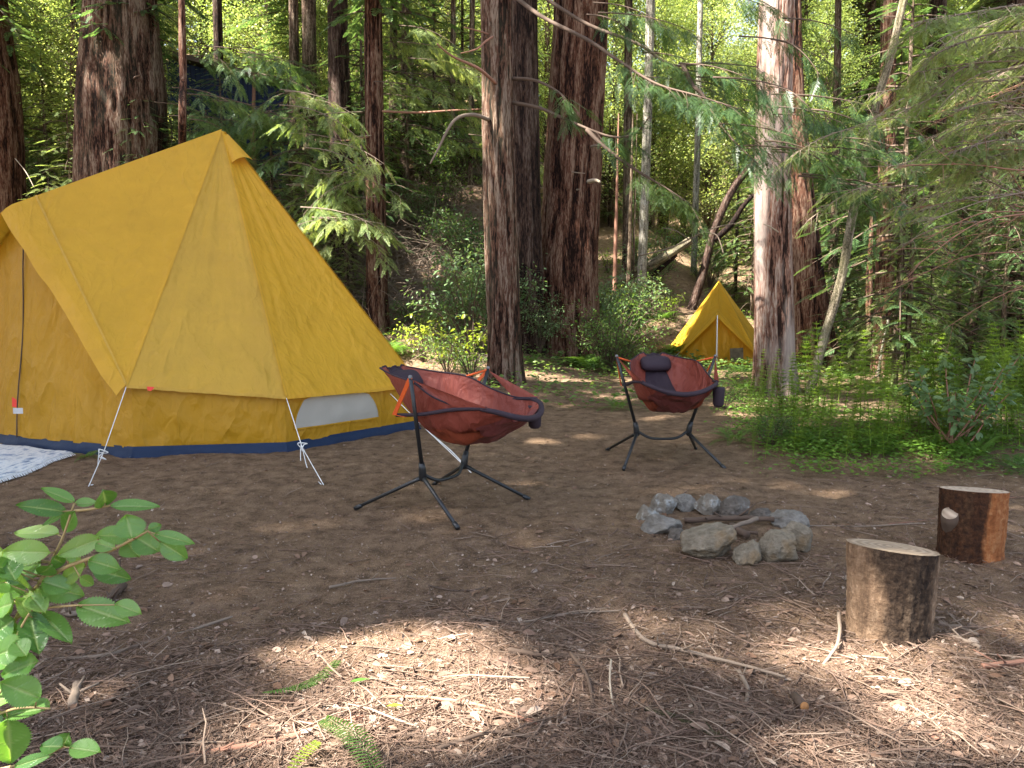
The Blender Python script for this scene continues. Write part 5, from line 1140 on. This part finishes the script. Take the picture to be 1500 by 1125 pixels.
for (px, py, kd, sc, lb) in [(1075, 648, 'fernB', .65, 'low fern at the left corner of the green bed beside the facing chair'), (1018, 575, 'fernA', 1.0, 'fern directly behind the facing hammock chair'), (1290, 668, 'fernB', .7, 'fern in the middle of the front edge of the green bed'), (1425, 672, 'fernA', .8, 'arching fern below the grey-green bush at right'), (1490, 690, 'fernB', .75, 'fern at the right edge of the photo past the farther stump'), (1180, 655, 'fernA', .75, 'bright fern with a long frond lying over the front of the green bed'), (128, 672, 'fernB', .38, 'little fern squeezed between the rug and the large tent'), (905, 600, 'fernB', .8, 'fern left of the facing hammock chair')]:
    plant(kd, at(px, py), sc, lb, 'fern', None, 'sword_fern')
HUC = 'one of the small-leaved green bushes growing round the big trunks and the slope'
for i in range(110):
    px, py = rp.choice([(rp.uniform(860, 925), rp.uniform(495, 545)), (rp.uniform(870, 1100), rp.uniform(330, 450)), (rp.uniform(1180, 1540), rp.uniform(460, 545)), (rp.uniform(440, 720), rp.uniform(270, 450)), (rp.uniform(-20, 120), rp.uniform(200, 330)), (rp.uniform(600, 800), rp.uniform(480, 530)), (rp.uniform(560, 720), rp.uniform(235, 300))])
    plant(rp.choice(['hucA', 'hucB', 'hucC']), at(px, py), rp.uniform(.6, 1.25), HUC, 'bush', 'small-leaved bushes round the big trunks', 'bush')
for (px, py) in [(905, 470), (950, 440), (985, 470), (930, 385), (890, 400), (1075, 400), (1100, 350), (620, 530), (1390, 500), (1250, 540)]:
    plant('yel', at(px, py), rp.uniform(.5, .9), 'one of the yellow-green sunlit bushes scattered on the slope behind the camp', 'bush', 'yellow-green bushes on the slope', 'bush')
for (px, py, kd, sc, lb) in [(893, 545, 'hucA', .85, 'dense green bush between the broad fluted trunk and the small tent'), (932, 545, 'hucB', .7, 'green bush just left of the left eave of the small tent'), (788, 522, 'hucC', .72, 'pale-leaved bush between the darkest trunk and the broad fluted trunk'), (690, 556, 'yel', .85, 'yellow-green sunlit sapling bush left of the straight shaggy trunk'), (655, 548, 'hucB', .9, 'low bush at the left foot of the straight shaggy trunk'), (1130, 655, 'hucB', .42, 'small leafy clump on the earth bank beside the facing chair'), (1060, 600, 'hucB', .5, 'small leafy bush in front of the pale sunlit trunk')]:
    plant(kd, at(px, py), sc, lb, 'bush', None, 'bush')
# the grey-green bush with larger leaves at the right
g = at(1392, 662); fo, wo = MB(), MB(); r = np.random.default_rng(14); d = g[1]; ps, fw, up, sc = [], [], [], []
bb = empty('bush', 'grey-green broad-leaved bush with bare reddish stems at the right', 'bush', g)
for (ex, ey, dd) in [(1345, 545, 0), (1385, 530, .2), (1430, 520, .1), (1470, 540, -.1), (1480, 575, -.2), (1440, 560, -.25), (1400, 575, -.3), (1360, 575, -.2), (1330, 560, .2), (1495, 520, .2), (1410, 600, -.35), (1460, 600, -.2)]:
    e_ = P(ex, ey, d+dd); pa = smooth_path([g+r.normal(size=3)*[.05, .05, 0], g+(e_-g)*[.4, .4, .45]+r.normal(size=3)*.03, g+(e_-g)*.8, e_], 7); tube(wo, pa, [.012, .003], 5, caps=False)
    for i in range(8, len(pa)):
        for q in range(3):
            v = nrm(r.normal(size=3)*[1, 1, .5]); ps.append(pa[i]+v*.02); fw.append(v+[0, 0, -.05]); up.append(r.normal(size=3)*.3+UPV+[0, -.25, 0]); sc.append(r.uniform(.06, .105))
inst(fo, LF, ps, np.array(fw), np.array(up), sc); fo.build('leaves', M['shrub_grey'], bb); wo.build('stem', M['twig_red'], bb)
# low green ground cover
def scatter(n, fn, r): return fn(n, r)
r = np.random.default_rng(9); PX, PY = r.uniform(1060, 1560, 4200), r.uniform(575, 700, 4200); kp = ~((fbm(PX*.02, PY*.05, 0, 3) < .40) | ((PY > 640) & (PX < 1120)) | ((PY > 672) & (r.random(len(PX)) < .75))); ps = GM(PX[kp], PY[kp])
ps = np.array(ps); ps = np.repeat(ps, 9, 0)+r.normal(size=(len(ps)*9, 3))*[.11, .11, .0]; ps[:, 2] = ter(ps[:, 0], ps[:, 1])+r.uniform(.02, .13, len(ps)); m = MB()
inst(m, LF1, ps, rdir(len(ps), -.2, .3, r), r.normal(size=ps.shape)*.35+UPV, r.uniform(.025, .06, len(ps))); m.build('ground_cover', M['cover'], kind='stuff', smooth=False)
r = np.random.default_rng(10); N = 60000; x = r.uniform(-9, 16, N); y = r.uniform(10.5, 34, N); kp = fbm(x*.45, y*.45, 0, 61, 3) > .46; x, y = x[kp], y[kp]; ps = np.stack([x, y, ter(x, y)+r.uniform(.02, .3, len(x))], 1); m = MB()
inst(m, LF1, ps, rdir(len(ps), -.3, .2, r), r.normal(size=ps.shape)*.4+UPV, r.uniform(.05, .12, len(ps))); m.build('undergrowth', M['shrub'], kind='stuff', smooth=False)

# ------------------------------------------------------------------ litter
def isl_mat(name, cols, rough=.9, bumpy=False):
    k = NT(name); isl = k.n('NewGeometry').outputs['Random Per Island']; c = k.ramp(isl, [(i/(len(cols)-1), c_) for i, c_ in enumerate(cols)]); no = k.noise(k.pos(), 60, 3); c = k.mix(.35, c, k.mix(no, (.05, .035, .025), (.4, .3, .22))); return k.done(k.pbr(c, rough, spec=.2))
M['twiglit'] = isl_mat('twig_litter', [(.045,.025,.017), (.13,.072,.05), (.22,.13,.092), (.07,.04,.028), (.18,.115,.082), (.36,.27,.2)])
M['chip'] = isl_mat('bark_chips', [(.055,.032,.022), (.15,.08,.054), (.25,.15,.105), (.12,.07,.05), (.33,.23,.17), (.42,.34,.27)])
M['needle'] = isl_mat('needle_litter', [(.17,.088,.058), (.075,.042,.028), (.28,.17,.12), (.11,.065,.044), (.38,.27,.2)])
def twig_t():
    v = []; 
    for x, y, z, r_ in ((0, 0, 0, 1), (.35, .022, .03, .9), (.7, -.012, .02, .75), (1, .03, 0, .4)):
        for k in range(3): a = k*2*PI/3; v.append([x, y+0*r_, z, math.cos(a)*r_, math.sin(a)*r_])
    q = [[s*3+k, s*3+(k+1) % 3, s*3+3+(k+1) % 3, s*3+3+k] for s in range(3) for k in range(3)]; return np.array(v), np.array(q)
TW, TWQ = twig_t()
def twigs(mb, pos, ang, tilt, L, rad):
    n = len(pos); d = np.stack([np.cos(ang)*np.cos(tilt), np.sin(ang)*np.cos(tilt), np.sin(tilt)], 1); s = np.stack([-np.sin(ang), np.cos(ang), 0*ang], 1); u = np.cross(d, s)
    V = pos[:, None]+TW[None, :, 0:1]*d[:, None]*L[:, None, None]+(TW[None, :, 1:2]*L[:, None, None]+TW[None, :, 3:4]*rad[:, None, None])*s[:, None]+(TW[None, :, 2:3]*L[:, None, None]*.5+TW[None, :, 4:5]*rad[:, None, None])*u[:, None]
    mb.add(V.reshape(-1, 3), (TWQ[None]+np.arange(n)[:, None, None]*12).reshape(-1, 4))
def ground_h(x, y):
    z = ter(x, y); near = sstep(28, 6, np.hypot(x, y-2)); return z+near*((fbm(x*4, y*4, 0, 11, 3)-.5)*.05+(fbm(x*17, y*17, 0, 12, 3)-.5)*.022*sstep(8, 3.5, y)+(fbm(x*45, y*45, 0, 15, 2)-.5)*.010)
def spots(n, r, y0, y1, pw, keep):
    u = r.random(n); y = (y0**(1-pw)+u*(y1**(1-pw)-y0**(1-pw)))**(1/(1-pw)); x = r.uniform(-1, 1, n)*(.72*y+.8); k = keep(x, y, r); x, y = x[k], y[k]; return np.stack([x, y, ground_h(x, y)], 1)
def fore(x, y, r):    # thick duff near the camera, thin in the trodden middle, more beyond
    n = fbm(x*1.1, y*1.1, 0, 71, 3); p = np.clip((4.9-y)/1.6+(n-.5)*3.2, .05, 1); p = np.maximum(p, np.clip((y-10.5)/2, 0, .8)); p = np.maximum(p, np.clip((x-2.2)/.8, 0, .8)*(y < 7)); return r.random(len(x)) < p
r = np.random.default_rng(31); m = MB(); p_ = spots(60000, r, 1., 9, 2.2, fore); n = len(p_); L = r.gamma(2.2, .030, n)+.015
twigs(m, p_+[0, 0, .004]+np.stack([0*L, 0*L, r.uniform(0, .012, n)], 1), r.uniform(0, 6.3, n), r.normal(0, .12, n), L, np.clip(L*.016, .0007, .0026)); 
p2 = spots(4200, r, 1.05, 8, 2.0, fore); n2 = len(p2); L2 = r.uniform(.09, .34, n2)
twigs(m, p2+[0, 0, .010], r.uniform(0, 6.3, n2), r.normal(0, .08, n2), L2, r.uniform(.0018, .0048, n2)); m.build('twig_litter', M['twiglit'], kind='stuff')
m = MB(); p_ = spots(150000, r, .95, 6.5, 2.3, fore); n = len(p_)
inst(m, (np.array([[0, -.5, 0], [0, .5, 0], [1, .4, .0], [1, -.4, .0]]), np.array([[0, 1, 2, 3]])), p_+np.stack([np.zeros(n), np.zeros(n), r.uniform(.003, .014, n)], 1), rdir(n, -.2, .2, r), r.normal(size=(n, 3))*.35+UPV, np.stack([r.uniform(.012, .05, n), r.uniform(.0009, .0022, n), np.ones(n)], 1)); m.build('needle_litter', M['needle'], kind='stuff', smooth=False)
m = MB(); p_ = spots(34000, r, .95, 8, 2.2, fore); n = len(p_)
s3 = r.gamma(2.4, .009, n)+.006; inst(m, LF, p_+[0, 0, .006], rdir(n, -.25, .25, r), r.normal(size=(n, 3))*.5+UPV, np.stack([s3, s3*r.uniform(.45, 1.4, n), s3*r.uniform(.5, 2.5, n)], 1)); m.build('bark_chip_litter', M['chip'], kind='stuff', smooth=False)
m = MB(); p_ = spots(70000, r, 2.2, 11, 1.7, lambda x, y, r: r.random(len(x)) < .8); n = len(p_); s3 = r.gamma(2.2, .0032, n)+.003
inst(m, LF1, p_+[0, 0, .004], rdir(n, -.5, .5, r), r.normal(size=(n, 3))*.7+UPV, np.stack([s3, s3*r.uniform(.7, 1.8, n), s3*3], 1)); m.build('soil_crumbs', M['chip'], kind='stuff', smooth=False)
m = MB(); p_ = spots(2200, r, 1.1, 10, 1.9, lambda x, y, r: r.random(len(x)) < .6); n = len(p_); s3 = r.uniform(.025, .06, n)
inst(m, LF, p_+[0, 0, .012], rdir(n, -.2, .2, r), r.normal(size=(n, 3))*.35+UPV, np.stack([s3, s3*r.uniform(.7, 1.2, n), s3*r.uniform(.8, 2., n)], 1)); m.build('leaf_litter', M['deadfern'], kind='stuff')
# brush on the dark bank and dead twigs under the trees at right
def brush(name, boxes, n, seed, mat, L0, L1, rad):
    r = np.random.default_rng(seed); m = MB()
    bx = np.array(boxes)[r.integers(0, len(boxes), n)]; GG = GM(r.uniform(bx[:, 0], bx[:, 2]), r.uniform(bx[:, 1], bx[:, 3]))
    for k in range(n):
        g = GG[k]; L = r.uniform(L0, L1); d = nrm(r.normal(size=3)*[1, .6, .45]+[0, 0, .12]); s = r.normal(size=3)*.12*L
        tube(m, [g+[0, 0, r.uniform(0, .35)], g+d*L*.35+s+[0, 0, .2], g+d*L*.7+s*.7+[0, 0, .18], g+d*L+[0, 0, .05]], [rad*r.uniform(.6, 1.6), rad*.4], 3, caps=False)
    return m.build(name, M[mat], kind='stuff')
brush('dead_brush', [(440, 260, 725, 490), (440, 330, 725, 470)], 2600, 3, 'twig', .5, 1.9, .009)
brush('dead_brush', [(1190, 490, 1540, 580), (1190, 490, 1540, 560), (620, 520, 720, 590), (870, 380, 1100, 480)], 380, 4, 'twig', .25, .8, .005)
brush('dead_brush', [(0, 180, 120, 330), (380, 240, 460, 420)], 260, 5, 'twig_pale', .4, 1.5, .010)

# ------------------------------------------------------------------ single sticks and bits on the ground
ST = [('long reddish branch lying in the bottom left foreground', [(278, 1112), (350, 1100), (430, 1083), (480, 1066), (532, 1054)], [.013, .011], 'twig_red'),
 ('thin pale stick lying behind the upper sunny patch', [(482, 862), (530, 852), (580, 848)], [.008, .004], 'twig'),
 ('thin bent stick right of the pale one behind the sunny patch', [(598, 846), (640, 862), (690, 866), (740, 852)], [.006, .003], 'twig_dark'),
 ('long dark grey branch curving towards the nearer stump', [(915, 903), (945, 940), (1000, 955), (1050, 968), (1085, 976), (1150, 994)], [.011, .008, .006], 'twig'),
 ('thick pale grey stick in the lower right foreground', [(946, 1040), (985, 1052), (1020, 1068), (1077, 1095)], [.009, .012, .013], 'trunk_stick'),
 ('thin straight stick above the thick pale grey one', [(1008, 1024), (1040, 1045), (1080, 1070)], [.006, .005], 'twig'),
 ('crooked dark twig standing out of the litter near the centre', [(835, 972, .04), (860, 1005, .03), (868, 1040)], [.008, .006], 'twig_dark'),
 ('short forked grey twig below the long dark branch', [(1082, 985), (1095, 1012), (1092, 1036)], [.009, .007], 'twig'),
 ('short bent twig left of the nearer stump', [(1228, 915, .05), (1228, 950, .03), (1206, 976)], [.009, .006], 'twig'),
 ('grey stick lying along the right side of the nearer stump', [(1375, 916), (1405, 922), (1432, 932)], [.012, .009], 'twig'),
 ('second grey stick below the one right of the nearer stump', [(1372, 926), (1402, 938), (1436, 950)], [.012, .009], 'twig'),
 ('third thinner grey stick right of the nearer stump', [(1372, 944), (1396, 958), (1412, 962)], [.008, .006], 'twig_dark'),
 ('thick brown stick cut by the right edge of the photo', [(1438, 978), (1470, 976), (1510, 970)], [.011, .013], 'twig_red'),
 ('long thin branch in the left foreground behind the leafy sapling', [(60, 968), (150, 962), (210, 945), (270, 928), (340, 905)], [.007, .009, .006], 'twig'),
 ('long thin root-like stick in the middle foreground', [(512, 1028), (590, 1022), (680, 1030), (740, 1046), (795, 1064)], [.006, .007, .005], 'twig_red'),
 ('thin fallen twig behind the nearer stump', [(1180, 771), (1260, 772), (1320, 769), (1384, 766)], [.006, .005], 'twig'),
 ('stubby log piece on the bare soil left of the sunny patch', [(158, 886), (170, 872), (182, 860)], [.022, .02], 'twig_dark'),
 ('small dead stick lying just above the stubby log piece', [(92, 900), (108, 902), (122, 897)], [.015, .012], 'twig'),
 ('short grey log piece in the litter behind the leafy sapling', [(106, 1040), (110, 1020), (114, 1006)], [.018, .016], 'twig'),
 ('dark bark-covered stick crossing the foreground centre', [(745, 955), (800, 962), (860, 966), (905, 968)], [.012, .01], 'twig_dark'),
 ('thin whitish vertical twig in the foreground litter', [(895, 985, .05), (893, 1010, .03), (898, 1035)], [.004, .004], 'twig_pale'),
 ('long thin twig crossing behind the nearer stump towards the farther one', [(1300, 768), (1370, 760), (1440, 735), (1500, 728)], [.004, .003], 'twig_red'),
 ('pale stripped stick in the sun at the bottom right', [(1300, 1060), (1350, 1075), (1400, 1100)], [.008, .006], 'twig_red'),
 ('long thin dry stem lying right of the sunny patch', [(690, 905), (760, 912), (830, 900), (910, 895)], [.005, .004], 'twig'),
 ('dark branch lying on the litter at the lower centre', [(640, 1100), (720, 1075), (790, 1085)], [.008, .006], 'twig_dark')]
M['trunk_stick'] = M['grey_stem']
for lb, pts_, rad, mt in ST: stick(lb, pts_, list(rad), M[mt])
# cut end of a stick
g = G(1178, 1042); ce = empty('log_offcut', 'small cut log end with an orange face in the lower right foreground', 'offcut', g)
v_ = nrm(np.array([0.15, -1, .25])); m = MB(); tube(m, [g+[0, .1, .005], g+[0, 0, .018]+v_*.0], [.016, .018], 14); m.build('bark', M['twig_dark'], ce); m = MB(); tube(m, [g+[0, 0, .018], g+[0, 0, .018]+v_*.003], .0165, 14); m.build('cut_face', plain('orange_cut', (.30,.14,.05), .8, .3, 40), ce)
# a few single leaves and frond pieces
def one_leaf(label, px, py, L, ang, mat, w=1., up=(0, 0, 1), name='fallen_leaf', lift=.02):
    g = G(px, py)+[0, 0, lift]; m = MB(); inst(m, leafq(.5, .05, .1), [g], [[math.cos(ang), math.sin(ang), .1]], np.array([up], float), np.array([[L, L*w, L]])); o = m.build(name, mat, origin=g); return tag(o, label, 'leaf')
one_leaf('olive green leaf lying in the sunny foreground litter', 513, 1006, .075, .3, M['sunleaf'], .7)
one_leaf('pale green small leaf above the fern tip at the bottom', 566, 1042, .06, .1, M['shrub_yellow'], .7)
one_leaf('reddish brown oval leaf in the shade above the long dark branch', 1152, 944, .05, .0, M['chip'], .9, (.1, -.5, .8))
one_leaf('rusty curled leaf on the sunny ground right of centre', 1285, 1022, .09, .0, M['chip'], .6)
one_leaf('pale dry leaf between the sunny patch and the fire ring', 735, 915, .05, 1.9, M['deadfern'], .8, (.1, -.6, .8))
one_leaf('pale leaf on the soil at the left of the sunny patch', 395, 908, .06, .1, M['deadfern'], .6)
one_leaf('grey-white leaf on the soil in front of the fire ring', 945, 868, .065, .4, M['deadfern'], .7)
one_leaf('pale pink bark flake inside the upper sunny patch', 555, 884, .08, .3, M['deadfern'], .8)
def one_frond(label, pts, mat, wid, name='fern_frond', lift=.03):
    pa = smooth_path([G(p[0], p[1])+[0, 0, lift+(p[2] if len(p) > 2 else 0)] for p in pts], 10); T = nrm(np.gradient(pa, axis=0)); n = len(pa); m = MB(); ps, fw, up, sc = [], [], [], []
    L = np.linalg.norm(np.diff(pa, axis=0), axis=1).sum(); k = int(L/.011)
    for i in range(k):
        t = (i+.5)/k; f = t*(n-1); a = min(int(f), n-2); p = pa[a]*(1-f+a)+pa[a+1]*(f-a); w = wid*(math.sin(PI*min(1, .18+.82*(1-t)))**.8)
        for s in (-1, 1): sd = np.cross(UPV, T[a])*s; ps.append(p); fw.append(sd+T[a]*.35-UPV*.1); up.append(UPV+R.uniform(-.1, .1)); sc.append([w, .0085, w])
    inst(m, (leafq(.9, .06, .12)[0], leafq()[1]), ps, np.array(fw), np.array(up), np.array(sc)); tube(m, pa, [.002, .001], 4, caps=False); o = m.build(name, mat, origin=pa[0]); return tag(o, label, 'fern frond')
one_frond('pale cut fern frond lying on the ground in the left foreground', [(385, 1026), (430, 1018), (465, 1004), (494, 978)], M['fern'], .035)
one_frond('bright green fern tip poking into the bottom of the photo', [(575, 1190), (548, 1150, .03), (520, 1118, .07), (478, 1104, .09)], M['fern'], .055)
one_frond('yellowish fern tip at the bottom of the photo beside the bright green one', [(415, 1160), (440, 1130, .02), (465, 1112, .03)], M['shrub_yellow'], .03)
for i, (px, py, lb) in enumerate([(1470, 872, 'small lobed green plant in the sun right of the farther stump'), (1445, 935, 'tiny green seedling in the litter right of the nearer stump'), (1465, 958, 'tiny green seedling at the right edge below the lobed plant'), (1120, 692, 'small broad-leaved plant on bare soil in front of the green bed'), (1190, 725, 'tiny green plant on bare soil left of the farther stump'), (440, 1120, 'small bright green plant at the bottom edge')]):
    g = G(px, py); fo, wo = shrub_b(60+i, [.14, .06, .06, .08, .05, .06][i], [.16, .06, .06, .08, .05, .06][i], 7, [60, 24, 24, 22, 14, 30][i], [.05, .025, .025, .05, .04, .03][i]); root = empty('seedling', lb, 'plant', g)
    o = fo.build('leaves', M['cover'] if i else M['shrub_yellow'], root); o2 = wo.build('stem', M['twig'], root)

# ------------------------------------------------------------------ leafy sapling in the left foreground
sap = empty('leafy_sapling', 'leafy green sapling with toothed leaves at the left edge of the foreground', 'sapling', (-1.0, 1.28, tz(-1.0, 1.28)))
def Z6(x, y, d): return P(x/2.587, 690+y/2.587, d)
k = NT('toothed_leaf'); g_ = k.n('NewGeometry'); isl = g_.outputs['Random Per Island']; av = k.n('Attribute', attribute_name='ridge').outputs['Fac']
c = k.ramp(k.math('ADD', k.math('MULTIPLY', isl, .75), k.math('MULTIPLY', k.noise(k.pos(), 14, 3), .25)), [(.1, (.06,.15,.035)), (.45, (.11,.24,.05)), (.75, (.17,.31,.085)), (.97, (.28,.32,.06))])
c = k.mix(av, c, (.30,.40,.17)); nm = k.bump(av, .5, .004)
M['toothed'] = k.done(k.trans(k.pbr(c, .33, nm, .5), k.mix(1., c, (1.7,1.7,.5), 'MULTIPLY'), .38, nm))
LV = [(280,118,158,62,40),(248,155,62,125,55),(285,125,368,118,36),(398,124,394,76,56),(420,135,605,128,44),(285,150,240,235,45),(240,165,160,205,20),(225,240,48,225,50),(500,255,478,165,88),(480,250,365,240,56),(510,250,605,305,80),
 (560,225,612,203,30),(590,240,735,272,40),(600,265,712,332,62),(480,270,530,325,76),(380,255,215,320,62),(370,275,432,290,40),(195,310,5,302,68),(195,325,242,352,50),(160,345,0,372,52),(330,358,235,402,70),(340,340,455,372,62),(350,372,497,410,60),
 (150,400,20,380,82),(160,420,272,450,62),(150,440,320,470,80),(300,400,356,432,32),(300,512,487,570,80),(440,505,535,540,50),(110,540,150,692,82),(150,540,272,645,62),(60,560,-30,620,70),(100,660,-30,700,80),(150,720,0,772,72),(148,860,0,800,92),(192,900,5,915,66),
 (30,930,40,1108,112),(240,1045,152,1040,52),(240,1040,262,992,50),(270,1050,378,1060,56),(0,470,72,450,60),(60,500,-20,520,62),(100,470,162,500,50),(60,1120,192,1072,34),(130,560,60,480,50),(20,420,-60,440,70),(60,380,-30,350,60),(-10,560,-80,520,70),(30,640,-50,640,70),(120,480,170,530,50),(20,300,-60,330,70),(70,345,10,300,56),(40,430,90,470,60),(-20,480,40,540,70),(10,610,60,590,56),(-40,700,30,740,80),(60,760,120,740,50),(-30,840,40,870,80),(0,900,-70,960,90),(90,600,30,650,60),(200,355,150,395,46),(110,450,60,400,60),(-60,1000,10,1040,90),(20,350,60,410,60),(250,330,300,300,40),(60,650,100,700,56)]
rs = np.random.default_rng(6); nodes = []
def toothed_leaf(mb, b, e, wpx, d0, d1, face):
    b, e = np.asarray(b), np.asarray(e); ax = e-b; L = np.linalg.norm(ax); ax = ax/L; w = 1.25*wpx/2.587/F*(d0+d1)/2
    view = nrm((b+e)/2-[0, 0, HC]); nrml = nrm(-view*face+UPV*(1-face)+rs.normal(size=3)*.12); sd = nrm(np.cross(nrml, ax)); nl = np.cross(ax, sd); nl = nl if nl @ -view > 0 else -nl
    nu, nv = 36, 6; V, A = [], []
    tilt = max(.5, abs(np.dot(nl, view)))
    for i in range(nu+1):
        t = i/nu; wd = w/2/tilt**.3*(math.sin(PI*t**.82)**.75+.02)*(1+.10*(1 if i % 2 else -.6)*(0.1 < t < .97))
        for j in range(-nv, nv+1):
            s = j/nv; vein = abs(((t-abs(s)*.22)*11) % 1-.5)*2
            z = abs(s)*w*.16-.16*L*t*t*.6-.012*L*math.cos((t-abs(s)*.22)*11*2*PI)*abs(s)*(1-abs(s))*2
            V.append(b+ax*L*t+sd*s*wd+nl*z); A.append(max((1-abs(s)*9)*.9 if abs(s) < .11 else 0, (vein-.86)*4*(1-abs(s)*.6) if vein > .86 else 0)*.75)
    m_ = 2*nv+1; ii, jj = np.meshgrid(np.arange(2*nv), np.arange(nu)); a = (jj*m_+ii).ravel(); mb.add(V, np.stack([a, a+1, a+m_+1, a+m_], -1), 0, A)
lm, pm = MB(), MB()
STEM = [[(-120, 1500, 1.30), (-70, 900, 1.30), (60, 560, 1.28), (150, 420, 1.26), (230, 270, 1.25), (280, 125, 1.25)], [(150, 420, 1.26), (260, 360, 1.24), (400, 310, 1.22), (520, 250, 1.2), (560, 228, 1.2)], [(283, 150, 1.25), (340, 145, 1.24), (420, 130, 1.23)], [(60, 560, 1.28), (130, 525, 1.26), (300, 508, 1.22)],
        [(-70, 900, 1.30), (30, 800, 1.25), (60, 640, 1.24), (110, 540, 1.24)], [(-70, 950, 1.30), (60, 900, 1.24), (190, 900, 1.22)], [(-90, 1150, 1.3), (120, 1100, 1.25), (240, 1045, 1.22)]]
SP = []
for sp in STEM: pa = smooth_path([Z6(*q) for q in sp], 8); SP.append(pa); tube(pm, pa, [.0042 if len(sp) > 4 else .0028, .0016], 6)
SPa = np.concatenate(SP)
for (x0, y0, x1, y1, w_) in LV:
    b0 = Z6(x0, y0, 1.25); j = np.argmin(np.linalg.norm(np.cross(SPa-[0, 0, HC], nrm(b0-[0, 0, HC])), axis=1)); dd = SPa[j][1]+rs.uniform(-.03, .03); b = Z6(x0, y0, dd); d1 = dd+rs.uniform(-.05, .03); e = Z6(x1, y1, d1)
    tube(pm, [SPa[j], b+(e-b)*.06], .0013, 4); toothed_leaf(lm, b, e, w_, dd, d1, rs.uniform(.55, .9))
lm.build('leaves', M['toothed'], sap, attr=True); pm.build('stem', plain('green_brown_stem', (.3,.22,.1), .6, .2), sap)
# tidy the helper property
for o in bpy.data.objects:
    if '_o' in o: del o['_o']
